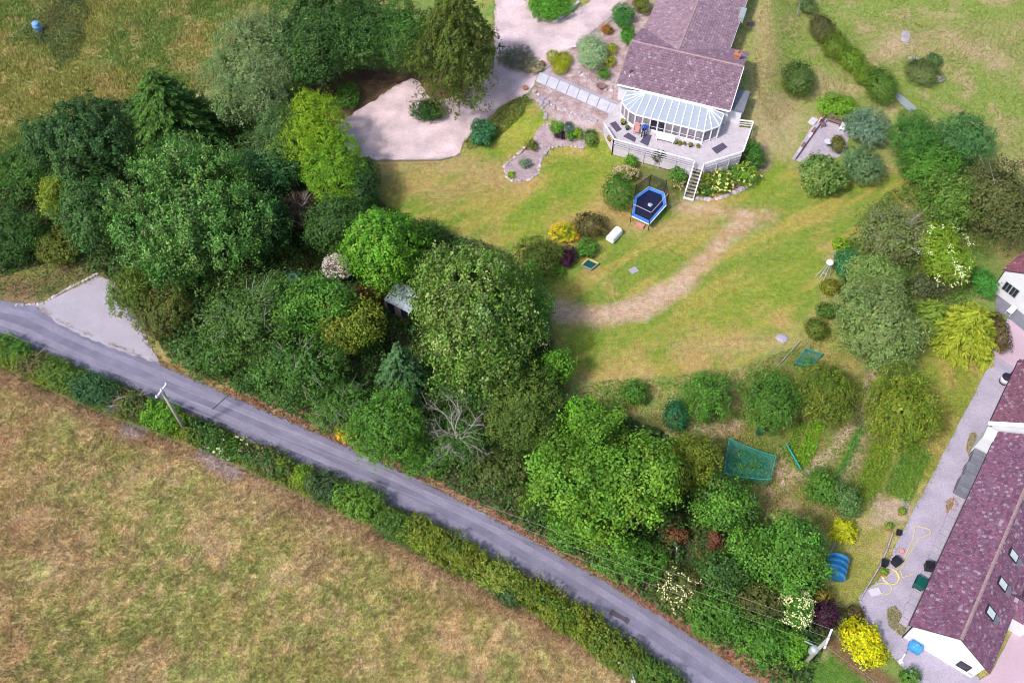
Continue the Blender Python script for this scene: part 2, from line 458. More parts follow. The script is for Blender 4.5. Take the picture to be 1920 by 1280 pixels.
# kitchen garden and its paths
paint(pmask([(1270, 790), (1420, 700), (1520, 640), (1560, 690), (1640, 700), (1660, 780), (1640, 900), (1560, 990), (1440, 1000), (1340, 910)], 1.2, .8) * .9,
      mixc((.29, .205, .12), (.16, .175, .05), sst(.36, .54, nB)))
paint(smask([(1640, 700), (1600, 790), (1560, 850), (1500, 890)], .55, .5, .3), mixc((.44, .33, .25), (.36, .26, .17), nC))
paint(smask([(1640, 780), (1600, 850), (1570, 910)], .5, .5, .3), mixc((.42, .30, .22), (.34, .24, .15), nC))
paint(smask([(1300, 800), (1380, 800), (1340, 810)], .7, .8, .5), mixc((.42, .30, .22), (.34, .24, .15), nC))
paint(smask([(1460, 880), (1470, 900)], .5, .5, .3), mixc((.46, .33, .25), (.36, .26, .17), nC))
for l, w in (([(1530, 800), (1500, 870)], .6), ([(1500, 800), (1480, 850)], .35), ([(1612, 810), (1570, 890)], .25), ([(1655, 840), (1620, 930)], .8), ([(1720, 840), (1680, 930)], 1.1)):
    paint(smask(l, w, .5, .3), mixc((.13, .22, .025), (.20, .26, .03), nC))
paint(smask([(1695, 850), (1650, 940)], .18, .35, .2), mixc((.30, .21, .12), (.25, .17, .09), nC))
paint(smask([(1650, 940), (1690, 950), (1650, 980)], .8, .8, .4), mixc((.42, .32, .25), (.36, .28, .16), nC))
# neighbour's grass
paint(pmask([(1720, 640), (1870, 600), (1870, 660), (1800, 790), (1730, 910), (1690, 930), (1740, 820)], .9, .6), mixc((.22, .25, .045), (.33, .27, .08), sst(.4, .62, nB)))
paint(pmask([(1590, 1000), (1680, 980), (1640, 1080), (1590, 1140), (1550, 1120)], .8, .6), mixc((.25, .24, .06), (.33, .27, .10), sst(.4, .62, nB)))
paint(pmask([(1510, 1250), (1560, 1215), (1660, 1300), (1500, 1330)], .6, .4), mixc((.07, .14, .025), (.10, .18, .03), nC))
paint(smask([(1570, 1215), (1680, 1300)], .7, .5, .3), mixc((.20, .125, .06), (.13, .09, .05), nC))
# earth around the house
paint(pmask([(995, 180), (1040, 90), (1180, -20), (1230, -20), (1170, 220), (1130, 245), (1040, 230)], .8, .4), mixc((.36, .25, .24), (.46, .35, .35), sst(.4, .6, nC)))
paint(pmask([(1180, 300), (1300, 330), (1440, 270), (1450, 310), (1390, 360), (1290, 375), (1230, 345), (1160, 340)], .6, .4), mixc((.24, .18, .13), (.15, .17, .05), sst(.4, .6, nB)))
C = np.clip(C, .005, 1)

zz = Z(X, Y) + (fbm(X, Y, .7, 3, 9.) - .5) * .10 * (1 - sst(60, 200, np.maximum(np.abs(X), np.abs(Y - 58))))
zz = np.where(np.abs(X) > 64, np.minimum(zz, HILL), zz)
def keepflat(pts, d=.4):
    global zz
    s = sdf(gpoly(pts), X, Y)
    w = np.clip(1 - (s - d) / .8, 0, 1)
    zz = zz * (1 - w) + (Z(X, Y) - .02) * w
nx, ny = len(gx), len(gy)
DRIVE = [(625, 235), (700, 190), (760, 148), (790, 150), (800, 185), (830, 190), (880, 165), (915, 140), (930, 120), (925, 60), (930, 5), (925, -60), (1010, -60), (985, 5), (1010, 30), (1045, 42), (1080, 20), (1125, -10), (1160, -40), (1220, -60),
         (1150, 30), (1100, 70), (1050, 105), (1010, 130), (1000, 165), (985, 180), (940, 195), (905, 235), (870, 262), (866, 288), (840, 300), (670, 301), (645, 270)]
APRON = [(66, 573), (130, 546), (185, 518), (215, 528), (255, 588), (300, 682), (235, 662), (160, 632), (110, 608)]
NDRIVE = [(1905, 590), (1868, 660), (1800, 790), (1735, 915), (1690, 1000), (1650, 1085), (1608, 1118), (1630, 1180), (1690, 1250), (1760, 1330), (1840, 1300), (1835, 1270), (1690, 1180), (1720, 1120), (1860, 830), (1920, 690), (1960, 600)]
FORE = [(1832, 1278), (1858, 1262), (1895, 1190), (1990, 1000), (2060, 1100), (2000, 1400), (1850, 1330)]
COURT = [(1866, 548), (1960, 590), (1960, 760), (1912, 695), (1868, 668), (1860, 660), (1866, 580)]
PATH = [(1003, 145), (1020, 133), (1165, 195), (1155, 222)]
PATIO = [(1487, 298), (1520, 240), (1545, 222), (1585, 222), (1592, 260), (1580, 290), (1545, 310), (1500, 305)]
for p in (DRIVE, APRON, NDRIVE, ROAD_TOP + ROAD_BOT[::-1], FORE, COURT, PATH, PATIO): keepflat(p)
me = bpy.data.meshes.new('ground')
me.vertices.add(nx * ny)
me.vertices.foreach_set('co', np.column_stack([X, Y, zz]).astype(np.float32).ravel())
ii, jj = np.meshgrid(np.arange(nx - 1), np.arange(ny - 1), indexing='ij')
q = np.stack([ii * ny + jj, (ii + 1) * ny + jj, (ii + 1) * ny + jj + 1, ii * ny + jj + 1], -1).reshape(-1, 4)
me.loops.add(q.size); me.loops.foreach_set('vertex_index', q.ravel().astype(np.int32))
me.polygons.add(len(q)); me.polygons.foreach_set('loop_start', (np.arange(len(q)) * 4).astype(np.int32))
me.polygons.foreach_set('use_smooth', np.ones(len(q), bool))
catt = me.color_attributes.new('Col', 'FLOAT_COLOR', 'POINT')
catt.data.foreach_set('color', np.column_stack([C, np.ones(len(C))]).astype(np.float32).ravel())
me.update(); me.validate()
def ground_mat():
    m, nt, b = new_mat('grass and earth')
    pos = N(nt, 'ShaderNodeNewGeometry').outputs['Position']
    a = N(nt, 'ShaderNodeAttribute', attribute_name='Col')
    hs = N(nt, 'ShaderNodeHueSaturation')
    nt.links.new(a.outputs['Color'], hs.inputs['Color'])
    v1 = noise_val(nt, 2.2, .80, 1.2, 6, pos, .3, .7); v2 = noise_val(nt, 9, .70, 1.30, 4, pos, .3, .7)
    mu = N(nt, 'ShaderNodeMath', operation='MULTIPLY'); nt.links.new(v1, mu.inputs[0]); nt.links.new(v2, mu.inputs[1])
    nt.links.new(mu.outputs[0], hs.inputs['Value'])
    nt.links.new(noise_val(nt, 1.4, .478, .522, 5, pos), hs.inputs['Hue'])
    nt.links.new(noise_val(nt, 3.1, .90, 1.12, 3, pos), hs.inputs['Saturation'])
    nt.links.new(hs.outputs[0], b.inputs['Base Color'])
    b.inputs['Roughness'].default_value = .95; b.inputs['Specular IOR Level'].default_value = .1
    n = N(nt, 'ShaderNodeTexNoise'); n.inputs['Scale'].default_value = 7; n.inputs['Detail'].default_value = 7
    nt.links.new(pos, n.inputs['Vector'])
    bp = N(nt, 'ShaderNodeBump'); bp.inputs['Strength'].default_value = .8; bp.inputs['Distance'].default_value = .12
    nt.links.new(n.outputs[0], bp.inputs['Height']); nt.links.new(bp.outputs[0], b.inputs['Normal'])
    return m
M['ground'] = ground_mat()
tag(link('ground', me, None, M['ground']), kind='structure')

def ground_col(x, y):
    i = np.clip(np.searchsorted(gx, x), 0, nx - 1); j = np.clip(np.searchsorted(gy, y), 0, ny - 1)
    return C[i * ny + j]

# ------------------------------------------------------------------ sheets laid on the ground
def chaikin(P, n):
    for _ in range(n):
        Q = []
        for i in range(len(P)):
            p, q = np.array(P[i], float), np.array(P[(i + 1) % len(P)], float)
            Q += [p * .75 + q * .25, p * .25 + q * .75]
        P = Q
    return [tuple(p) for p in P]
def sheet(name, pts, off, m, jit=.05, world=False, parent=None, kind='structure', step=.5, grid=1.0):
    P = [np.array(p[:2]) for p in (pts if world else gpoly(pts))]
    B = []
    r = random.Random(len(name) * 31)
    for i, p in enumerate(P):
        q = P[(i + 1) % len(P)]
        n = max(1, int(np.linalg.norm(q - p) / step))
        for k in range(n):
            B.append(p + (q - p) * k / n + np.array((r.uniform(-jit, jit), r.uniform(-jit, jit))))
    nb = len(B); Bn = np.array(B)
    lo, hi = Bn.min(0), Bn.max(0)
    gxs = np.arange(lo[0], hi[0], grid); gys = np.arange(lo[1], hi[1], grid)
    if len(gxs) and len(gys):
        a, b = np.meshgrid(gxs, gys); a = a.ravel(); b = b.ravel()
        ok = sdf(Bn, a, b) < -.3
        B += [np.array((u, v)) for u, v in zip(a[ok], b[ok])]
    vs, es, fs, *_ = delaunay_2d_cdt([Vector(p) for p in B], [(i, (i + 1) % nb) for i in range(nb)], [], 1, 1e-5)
    va = np.array([(v.x, v.y) for v in vs])
    z = Z(va[:, 0], va[:, 1]) + off
    me = bpy.data.meshes.new(name)
    org = ORG[parent.name] if parent is not None else np.zeros(3)
    me.from_pydata((np.column_stack([va, z]) - org).tolist(), [], [tuple(f) for f in fs])
    for p in me.polygons:
        if p.normal.z < 0: p.flip()
    me.update()
    o = link(name, me, parent, m)
    if kind: o['kind'] = kind
    return o
sheet('road', ROAD_TOP + ROAD_BOT[::-1], .030, M['road'], .10, step=.4)
sheet('concrete_apron', APRON, .036, M['concrete'], .08, step=.35)
sheet('gravel_driveway', chaikin(DRIVE, 2), .032, M['gravel'], .14, step=.35)
sheet('stone_chip_drive', NDRIVE, .030, M['gravel2'], .05)
sheet('pink_courtyard', [(1888, 598), (1960, 620), (1960, 760), (1912, 695), (1868, 668), (1860, 660), (1882, 625)], .036, M['court'], .03)
sheet('pink_forecourt', [(1832, 1278), (1858, 1262), (1895, 1190), (1990, 1000), (2060, 1100), (2000, 1400), (1850, 1330)], .026, M['court'], .03)
# worn tracks and patches on the road
tm = mat('worn asphalt', (.225, .205, .275), .85, .12, .8, bump=.1, bscale=40, fine=.16, fscale=14)
dm = mat('patched asphalt', (.085, .07, .085), .85, .2, 2, bump=.1, bscale=40, fine=.2, fscale=14)
RT = np.array(gpoly(ROAD_TOP)); RB = np.array(gpoly([p for p in ROAD_BOT]))
def road_pt(t, s):
    def along(L, t):
        d = np.r_[0, np.cumsum(np.linalg.norm(np.diff(L, axis=0), axis=1))]
        return np.array([np.interp(t * d[-1], d, L[:, 0]), np.interp(t * d[-1], d, L[:, 1])])
    return along(RT, t) * (1 - s) + along(RB, t) * s
for k, s in enumerate((.28, .68)):
    L = [road_pt(t, s - .09) for t in np.linspace(.02, .98, 60)] + [road_pt(t, s + .09) for t in np.linspace(.98, .02, 60)]
    sheet('wheel_track', L, .036, tm, .04, world=True)
for a, b in (((1145, 1145), (1180, 1165)),):
    p = gz(*a)[:2]; q2 = gz(*b)[:2]; d = (q2 - p) / np.linalg.norm(q2 - p); n = np.array((-d[1], d[0]))
    sheet('road_patch', [p + n * .25, p + n * .1 + d * .5, q2 + n * .2, q2 - n * .2, p - n * .22], .042, dm, .06, world=True, step=.25)
p = gz(398, 768)[:2]; q2 = gz(432, 738)[:2]; d = (q2 - p) / np.linalg.norm(q2 - p); n = np.array((-d[1], d[0]))
sheet('road_patch', [p + n * .07, p - n * .07, q2 - n * .07, q2 + n * .07], .043, dm, .02, world=True, step=.4)

# ------------------------------------------------------------------ leaf meshes
def unit(v):
    return v / (np.linalg.norm(v, axis=1, keepdims=True) + 1e-9)
def leaf_mesh(name, P, Nn, L, W, cols, T=None, r=rng):
    n = len(P)
    Nn = unit(Nn)
    if T is None: T = r.normal(size=(n, 3))
    T = T - Nn * np.sum(T * Nn, 1, keepdims=True); T = unit(T)
    B = np.cross(Nn, T)
    L = np.broadcast_to(L, (n,))[:, None]; W = np.broadcast_to(W, (n,))[:, None]
    v = np.empty((n, 4, 3), np.float32)
    v[:, 0] = P - T * L * .5; v[:, 1] = P + B * W * .5 + Nn * L * .10
    v[:, 2] = P + T * L * .5; v[:, 3] = P - B * W * .5 + Nn * L * .10
    me = bpy.data.meshes.new(name)
    me.vertices.add(4 * n); me.vertices.foreach_set('co', v.ravel())
    me.loops.add(4 * n); me.loops.foreach_set('vertex_index', np.arange(4 * n, dtype=np.int32))
    me.polygons.add(n); me.polygons.foreach_set('loop_start', (np.arange(n) * 4).astype(np.int32))
    ca = me.color_attributes.new('Col', 'FLOAT_COLOR', 'POINT')
    lum = cols.mean(1, keepdims=True)
    cols = cols * (1.05 + 1.0 * np.exp(-lum / .10)) * np.array((1.02, 1.06, .72))
    c4 = np.ones((n, 4, 4), np.float32); c4[:, :, :3] = np.clip(cols, .002, .85)[:, None, :]
    ca.data.foreach_set('color', c4.ravel())
    me.update()
    return me
LEAFCOUNT = [0]

def palcol(r, pal, n, var=.22):
    pal = np.array(pal, float)
    i = r.integers(0, len(pal), n); j = r.integers(0, len(pal), n); t = r.random(n)[:, None]
    return (pal[i] * (1 - t) + pal[j] * t) * (1 + r.uniform(-var, var, n))[:, None] * (1 + r.uniform(-.11, .11, (n, 3)))
def ell_area(a, b, c):
    p = 1.6
    return 4 * math.pi * (((a * b) ** p + (a * c) ** p + (b * c) ** p) / 3) ** (1 / p)

def crown_broad(r, a, b, c, pal, leaf=.2, dens=8.0, lpc=9, lobes=10, lobr=.42, clr=.30, rough=.10, zmin=-.6, stretch=1.0, upright=.0, gap=.0, asp=.6, lvar=.15, relief=.42, tip=0.0, taper=0.0):
    """clumps of leaves on the skin of a lobed crown"""
    m = (a * b * c) ** (1 / 3)
    cen = [np.zeros(3)]; rad = [np.array((a, b, c)) * (.74 if lobes else 1.0)]
    for k in range(lobes):
        ph = r.uniform(0, 2 * math.pi) if k > 6 else 2 * math.pi * (k + r.uniform(-.3, .3)) / 7
        el = r.uniform(-.25, .9) if k > 6 else r.uniform(-.2, .5)
        d = np.array((math.cos(ph) * math.cos(el), math.sin(ph) * math.cos(el), math.sin(el)))
        lr = lobr * r.uniform(.75, 1.2)
        cen.append(d * np.array((a, b, c)) * (1.0 - lr) * r.uniform(.86, 1.14)); rad.append(np.array((a, b, c)) * lr * .5 + m * lr * .5)
    cen = np.array(cen); rad = np.array(rad)
    area = np.array([ell_area(*x) for x in rad])
    nt = int(area.sum() * dens * 1.0)
    li = r.choice(len(cen), nt, p=area / area.sum())
    d = unit(r.normal(size=(nt, 3)))
    P = cen[li] + d * rad[li] * (1 + r.normal(0, rough, nt))[:, None]
    nrm = unit(d / rad[li])
    keep = np.ones(nt, bool)
    for k in range(len(cen)):
        q = np.sum(((P - cen[k]) / rad[k]) ** 2, 1)
        keep &= (q > .86 ** 2) | (li == k)
    keep &= (P[:, 2] / c > zmin) & (r.random(nt) < np.where(P[:, 2] / c < -.1, .6, 1.0))
    if gap:
        g = fbm(P[:, 0] * 1.0 + P[:, 2] * .7, P[:, 1] + P[:, 2] * .4, 1.1 / max(.6, m * .25), 2, r.uniform(0, 50))
        keep &= g > gap
    P = P[keep]; nrm = nrm[keep]; li = li[keep]
    ncl = len(P)
    ltint = r.uniform(.82, 1.2, (len(cen), 1)) * r.uniform(.94, 1.06, (len(cen), 3))
    fq = 1.0 / max(.35, .20 * m)
    o1 = r.uniform(0, 90)
    rel = fbm(P[:, 0] * fq + P[:, 2] * fq * .8, P[:, 1] * fq - P[:, 2] * fq * .6, 1.0, 3, o1) - .5
    P = P + nrm * (rel * relief * m)[:, None]
    spg = (r.random(ncl) < .09) & (P[:, 2] / c > -.3)
    P[spg] += nrm[spg] * (m * r.uniform(.05, .17, spg.sum()))[:, None] + np.array((0, 0, .04)) * m
    cc = palcol(r, pal, ncl, .28) * ltint[li]
    # inner layer that closes the crown
    ni = int(ell_area(a, b, c) * 9)
    di = unit(r.normal(size=(ni, 3))); di[:, 2] = np.where(di[:, 2] < -.3, -di[:, 2], di[:, 2])
    Pi = di * np.array((a, b, c)) * r.uniform(.50, .66, ni)[:, None]
    ci = palcol(r, pal, ni, .2) * .9
    n = ncl * lpc
    idx = np.repeat(np.arange(ncl), lpc)
    off = r.normal(size=(n, 3)) * clr * .55
    off[:, 2] *= stretch
    LP = P[idx] + off
    LN = unit(nrm[idx] * .8 + unit(off + 1e-6) * .5 + r.normal(size=(n, 3)) * .45 + np.array((0, 0, .35)))
    T = None
    if upright:
        T = np.array((0, 0, 1.0)) + r.normal(size=(n, 3)) * .5 + nrm[idx] * .3
        LN = unit(nrm[idx] + r.normal(size=(n, 3)) * .6)
    lc = cc[idx] * (1 + r.uniform(-lvar, lvar, n))[:, None]
    if tip: lc = lc * (1 + tip * np.clip(off[:, 2] / (clr * stretch), 0, 1))[:, None]
    ll = leaf * r.uniform(.7, 1.35, n)
    if taper:
        for A in (LP, Pi): A[:, :2] *= (1 - taper * A[:, 2] / c)[:, None] * (1 - .25 * taper)
    P2 = np.concatenate([LP, Pi]); N2 = np.concatenate([LN, unit(di + r.normal(size=(ni, 3)) * .4)])
    C2 = np.concatenate([lc, ci]); L2 = np.concatenate([ll, r.uniform(.25, .42, ni)])
    if T is not None: T = np.concatenate([T, r.normal(size=(ni, 3))])
    W2 = np.concatenate([ll * asp, r.uniform(.2, .36, ni)])
    return P2, N2, L2, W2, C2, T

def crown_ball(r, a, b, c, pal, leaf=.13, dens=60, rough=.075, zmin=-.8, bump=.20, **k):
    n = int(ell_area(a, b, c) * dens)
    d = unit(r.normal(size=(n, 3)))
    bb = fbm(d[:, 0] * 3 + 9, d[:, 1] * 3 + d[:, 2] * 2 + 4, 1.0, 3, r.uniform(0, 30)) - .5
    P = d * np.array((a, b, c)) * (1 + bb * 2 * bump + r.normal(0, rough, n))[:, None]
    ok = P[:, 2] / c > zmin
    P = P[ok]; d = d[ok]; n = len(P)
    LN = unit(unit(d / np.array((a, b, c))) + r.normal(size=(n, 3)) * .5)
    cc = palcol(r, pal, n, .25)
    ll = leaf * r.uniform(.7, 1.4, n)
    ni = int(n * .5)
    Pi = P[:ni] * r.uniform(.75, .88, ni)[:, None]
    return (np.concatenate([P, Pi]), np.concatenate([LN, d[:ni]]), np.concatenate([ll, ll[:ni] * 1.6]), np.concatenate([ll * .65, ll[:ni] * 1.4]),
            np.concatenate([cc, cc[:ni]]), None)

def crown_conifer(r, a, b, c, pal, leaf=.34, nb=150, droop=.22, prof=.85, fill=34, asp=.34, dome=False, **k):
    """whorled branches with side sprays; c is the half height"""
    P = []; T = []; Nn = []; cc = []
    nb = int(nb * max(.5, (a * b) ** .5 / 3.0))
    for i in range(nb):
        h = r.random() ** 1.35
        ph = r.uniform(0, 2 * math.pi)
        fr = math.sqrt(max(0, 1 - h * h)) if dome else (1 - h) ** prof
        R = np.array((a * math.cos(ph), b * math.sin(ph), 0)) * max(.08, fr) * r.uniform(.78, 1.12)
        z0 = -c + 2 * c * (h * .96) + (.15 * c if not dome else 0)
        ln = np.linalg.norm(R)
        n = max(5, int(fill * ln / 2.5))
        t = r.uniform(.12, 1.0, n) ** .75
        lift = -droop * ln * t ** 1.6 + (.25 * ln * t if dome else 0) + r.normal(0, .03, n)
        pts = np.column_stack([R[0] * t, R[1] * t, z0 + lift])
        side = np.array((-R[1], R[0], 0)) / (ln + 1e-6)
        sp = r.uniform(-1, 1, n) * (.16 + .34 * (1 - t)) * min(1.0, ln * .4)
        pts += side * sp[:, None]
        td = R / (ln + 1e-6) + side * np.sign(sp)[:, None] * .7 + np.array((0, 0, -.25)) * 1.0
        P.append(pts); T.append(td); Nn.append(np.array((0, 0, 1.0)) + r.normal(size=(n, 3)) * .35 + R / (ln + 1e-6) * .3)
        tone = 1 + r.uniform(-.2, .2)
        col = palcol(r, pal, n, .16) * tone * (.9 + .35 * t)[:, None]
        cc.append(col)
    P = np.concatenate(P); T = np.concatenate(T); Nn = np.concatenate(Nn); cc = np.concatenate(cc)
    L = leaf * r.uniform(.7, 1.3, len(P))
    ni = int(ell_area(a, b, c) * 2.5); d = unit(r.normal(size=(ni, 3)))
    zi = r.uniform(-.9, .7, ni); fr = (1 - (zi + 1) / 2) ** prof if not dome else np.sqrt(np.clip(1 - ((zi + 1) / 2) ** 2, 0, 1))
    ang = r.uniform(0, 2 * math.pi, ni)
    Pi = np.column_stack([a * np.cos(ang) * fr * .55, b * np.sin(ang) * fr * .55, zi * c - (0 if not dome else .1)])
    P = np.concatenate([P, Pi]); Nn = np.concatenate([Nn, d]); T = np.concatenate([T, r.normal(size=(ni, 3))])
    cc = np.concatenate([cc, palcol(r, pal, ni, .2)])
    return P, Nn, np.concatenate([L, np.full(ni, .5)]), np.concatenate([L * asp, np.full(ni, .45)]), cc, T

STY = {
    'broad': (crown_broad, dict(dens=5, lpc=14, clr=.36, rough=.13, relief=.5)),
    'fine': (crown_broad, dict(leaf=.16, dens=8, lpc=12, clr=.28, lobes=11, lobr=.36, rough=.09, relief=.35)),
    'clump': (crown_broad, dict(leaf=.22, dens=3.4, lpc=24, clr=.44, lobes=15, lobr=.34, rough=.14, gap=.30, relief=.55)),
    'open': (crown_broad, dict(leaf=.19, dens=5.0, lpc=11, clr=.40, lobes=11, lobr=.42, rough=.16, gap=.38)),
    'candle': (crown_broad, dict(leaf=.24, dens=3.2, lpc=24, clr=.30, lobes=13, lobr=.36, rough=.12, stretch=1.7, upright=1, asp=.5, gap=.28, tip=.9)),
    'willow': (crown_broad, dict(leaf=.24, dens=10, lpc=9, clr=.30, lobes=9, lobr=.36, asp=.30, rough=.08)),
    'poplar': (crown_broad, dict(leaf=.26, dens=5, lpc=15, upright=1, clr=.40, relief=.6, lobes=15, lobr=.36, asp=.6, rough=.12, gap=.30, lvar=.4)),
    'shrub': (crown_broad, dict(leaf=.15, dens=14, lpc=8, clr=.20, lobes=8, lobr=.42, rough=.10, zmin=-.95)),
    'ball': (crown_ball, dict()),
    'spruce': (crown_conifer, dict(leaf=.42, nb=230, droop=.25, asp=.42, fill=44)),
    'feather': (crown_conifer, dict(leaf=.40, nb=250, droop=.16, asp=.25, fill=52, prof=.62)),
    'spray': (crown_conifer, dict(leaf=.42, nb=230, droop=.45, dome=True, asp=.24, fill=46)),
}
def limbs(mb, r, base, C, a, b, c, rt, n=6):
    top = C + np.array((0, 0, c * .45))
    mid = (base + C) / 2 + np.array((r.uniform(-.1, .1) * a, r.uniform(-.1, .1) * b, 0))
    mb.tube([base + (0, 0, -.1), base + (0, 0, .3), mid, C, top], [rt * 1.35, rt, rt * .8, rt * .55, rt * .12], 7)
    for k in range(n):
        ph = 2 * math.pi * (k + r.uniform(-.3, .3)) / n
        e = C + np.array((math.cos(ph) * a * .6, math.sin(ph) * b * .6, c * r.uniform(-.1, .4)))
        s = mid + (C - mid) * r.uniform(.1, .9)
        mb.tube([s, (s + e) / 2 + (0, 0, .12 * c), e], [rt * .42, rt * .26, rt * .06], 5)

def geom(cx, cy, rx, ry, h, base):
    zm = (h + base) / 2
    Cc = gz(cx, cy, zm); g = Cc[2] - zm
    fw = Cc[1] * CS + (CAMH - Cc[2]) * SN
    R = rx * fw / FPX
    dep = math.atan2(CAMH - Cc[2], Cc[1])
    ryi = ry * fw / FPX * .97
    Rz = (h - base) / 2
    Rz = min(Rz, .93 * ryi / math.cos(dep))
    if Rz < (h - base) / 2:
        zm = base + Rz; Cc = gz(cx, cy, zm); g = Cc[2] - zm
    Ry = math.sqrt(max(ryi ** 2 - (Rz * math.cos(dep)) ** 2, (.3 * ryi) ** 2)) / math.sin(dep)
    return Cc, g, R, Ry, Rz
PLANTS = []
def plant(name, label, cat, style, cx, cy, rx, ry, h, pal, base=None, group=None, rot=0.0, fl=None, twig=None, **kw):
    seed = int(cx * 7 + cy * 13) & 0xffff
    r = np.random.default_rng(seed)
    tree = cat in ('tree', 'conifer')
    if base is None: base = h * .14 if tree else 0.0
    Cc, g, a, b, c = geom(cx, cy, rx, ry, h, base)
    fn, dk = STY[style]; d = dict(dk); d.update(kw)
    if name == 'hedge_bush' and cy > 600:
        a *= 1.45; b *= .9; c *= .92; rot = -.46; d['relief'] = .6; d['lobes'] = 12; d['rough'] = .16
    if a < 1.2 and fn is crown_broad:
        d['leaf'] = min(d.get('leaf', .2), .14); d['clr'] = min(d.get('clr', .3), .18); d['dens'] = max(d.get('dens', 8), 16)
    if a < .7 and fn is crown_ball:
        d['leaf'] = .09; d['dens'] = 110
    P, Nn, L, W, cc, T = fn(r, a, b, c, pal, **d)
    if rot:
        cr, sr = math.cos(rot), math.sin(rot); Rm = np.array([[cr, -sr, 0], [sr, cr, 0], [0, 0, 1]])
        P = P @ Rm.T; Nn = Nn @ Rm.T
        if T is not None: T = T @ Rm.T
    ok = P[:, 2] + Cc[2] > g + .03
    P, Nn, L, W, cc = P[ok], Nn[ok], L[ok], W[ok], cc[ok]
    if T is not None: T = T[ok]
    LEAFCOUNT[0] += len(P)
    bp = np.array((Cc[0], Cc[1], g))
    root = empty(name, bp, label, cat, group)
    mb = MB()
    if tree:
        limbs(mb, r, bp, Cc, a, b, c, max(.10, min(.32, .045 * (a + b) / 2 + .08)), 0 if fn is crown_conifer else 6)
        mb.build('trunk', M['bark'], root, smooth=True)
    else:
        for k in range(5):
            ph = r.uniform(0, 2 * math.pi)
            e = Cc + np.array((math.cos(ph) * a * .55, math.sin(ph) * b * .55, c * .3))
            mb.tube([bp + (math.cos(ph) * .05 * a, math.sin(ph) * .05 * b, -.05), (bp + e) / 2 + (0, 0, .1 * c), e], [.035, .028, .01], 5)
        mb.build('stems', M['bark'], root)
    cname = 'crown' if tree else 'foliage'
    me = leaf_mesh(cname, P + (Cc - bp), Nn, L, W, cc, T, r)
    link(cname, me, root, M['leaf'])
    if fl:                                     # blossom: (colour list, heads, head radius, zmin)
        fp, nf, fr = fl[:3]; zm = fl[3] if len(fl) > 3 else .1
        dd = unit(r.normal(size=(nf * 3, 3))); dd = dd[dd[:, 2] > zm][:nf]
        hp = dd * np.array((a, b, c)) * 1.04
        k = 8
        idx = np.repeat(np.arange(len(hp)), k)
        fpnt = hp[idx] + r.normal(size=(len(idx), 3)) * fr * np.array((1, 1, .35))
        fc = palcol(r, fp, len(idx), .12)
        link('blossom', leaf_mesh('blossom', fpnt + (Cc - bp), np.array((0, 0, 1.)) + r.normal(size=fpnt.shape) * .4 + dd[idx] * .5, .13, .11, fc, None, r), root, M['leaf'])
    if twig:
        mb = MB()
        for k in range(twig):
            ph = r.uniform(0, 2 * math.pi); el = r.uniform(.1, 1.2)
            d0 = np.array((math.cos(ph) * math.cos(el) * a, math.sin(ph) * math.cos(el) * b, math.sin(el) * c))
            s = Cc; e = Cc + d0 * r.uniform(.98, 1.15)
            m1 = (s + e) / 2 + r.normal(size=3) * .15
            mb.tube([s, m1, e], [.05, .035, .012], 5)
            for q in range(3):
                e2 = m1 + (e - m1) * r.uniform(.2, .9) + r.normal(size=3) * .5
                mb.tube([m1 + (e - m1) * .2, e2], [.025, .008], 4)
        mb.build('bare_twigs', M['deadwood'], root)
    return root

dk = [(.018, .048, .013), (.03, .07, .018), (.014, .04, .012)]
dk2 = [(.028, .068, .018), (.045, .095, .024), (.022, .055, .016)]
mid = [(.045, .105, .022), (.065, .14, .03), (.032, .08, .02)]
grn = [(.055, .14, .022), (.085, .19, .03), (.04, .10, .02)]
bri = [(.085, .21, .02), (.13, .27, .03), (.06, .15, .018)]
lim = [(.17, .29, .015), (.23, .34, .02), (.12, .22, .015)]
gry = [(.15, .21, .105), (.20, .265, .145), (.10, .155, .07)]
oli = [(.085, .10, .02), (.125, .135, .03), (.055, .07, .016)]
oyl = [(.13, .165, .02), (.19, .21, .03), (.08, .115, .018)]
tea = [(.035, .125, .065), (.06, .17, .095), (.025, .09, .05)]
sil = [(.18, .255, .10), (.24, .31, .155), (.13, .195, .075)]
blu = [(.12, .19, .175), (.21, .29, .27), (.07, .12, .11)]
gol = [(.25, .285, .03), (.19, .25, .03), (.32, .33, .05)]
yel = [(.56, .51, .008), (.48, .46, .01), (.40, .41, .012)]
pur = [(.028, .007, .028), (.045, .01, .04), (.02, .007, .022)]
bro = [(.075, .05, .028), (.055, .05, .02), (.10, .065, .04)]
brn2 = [(.06, .035, .035), (.045, .025, .028), (.085, .05, .045)]

# ------------------------------------------------------------------ trees and shrubs
T_ = 'tree'; S_ = 'shrub'; CO = 'conifer'
# --- wood on the left and round the turning circle
plant('spruce_tree', 'dark blue-green spruce at the meadow edge, far left of the wood', CO, 'clump', 150, 272, 112, 92, 8, [(.026, .062, .022), (.045, .095, .035), (.02, .05, .018)], base=.3, taper=.25, clr=.36, gap=.36, relief=.75)
plant('spruce_tree', 'tall feathery mid-green conifer between dark spruce and grey-green tree', CO, 'feather', 312, 212, 100, 108, 9.5, [(.045, .10, .022), (.07, .135, .03), (.03, .07, .018)], base=.3)
plant('broadleaf_tree', 'pale grey-green round-headed tree beside the top-left meadow', T_, 'fine', 478, 125, 98, 112, 8.5, gry)
plant('broadleaf_tree', 'big dark green tree at the top edge right of the grey-green tree', T_, 'broad', 588, 62, 86, 112, 8.5, dk2)
plant('broadleaf_tree', 'dark green tree touching the top edge beside the cypress', T_, 'broad', 668, 58, 66, 84, 7.5, dk2)
plant('broadleaf_tree', 'bushy mid-green tree just left of the olive cypress', T_, 'fine', 752, 66, 52, 72, 7, mid)
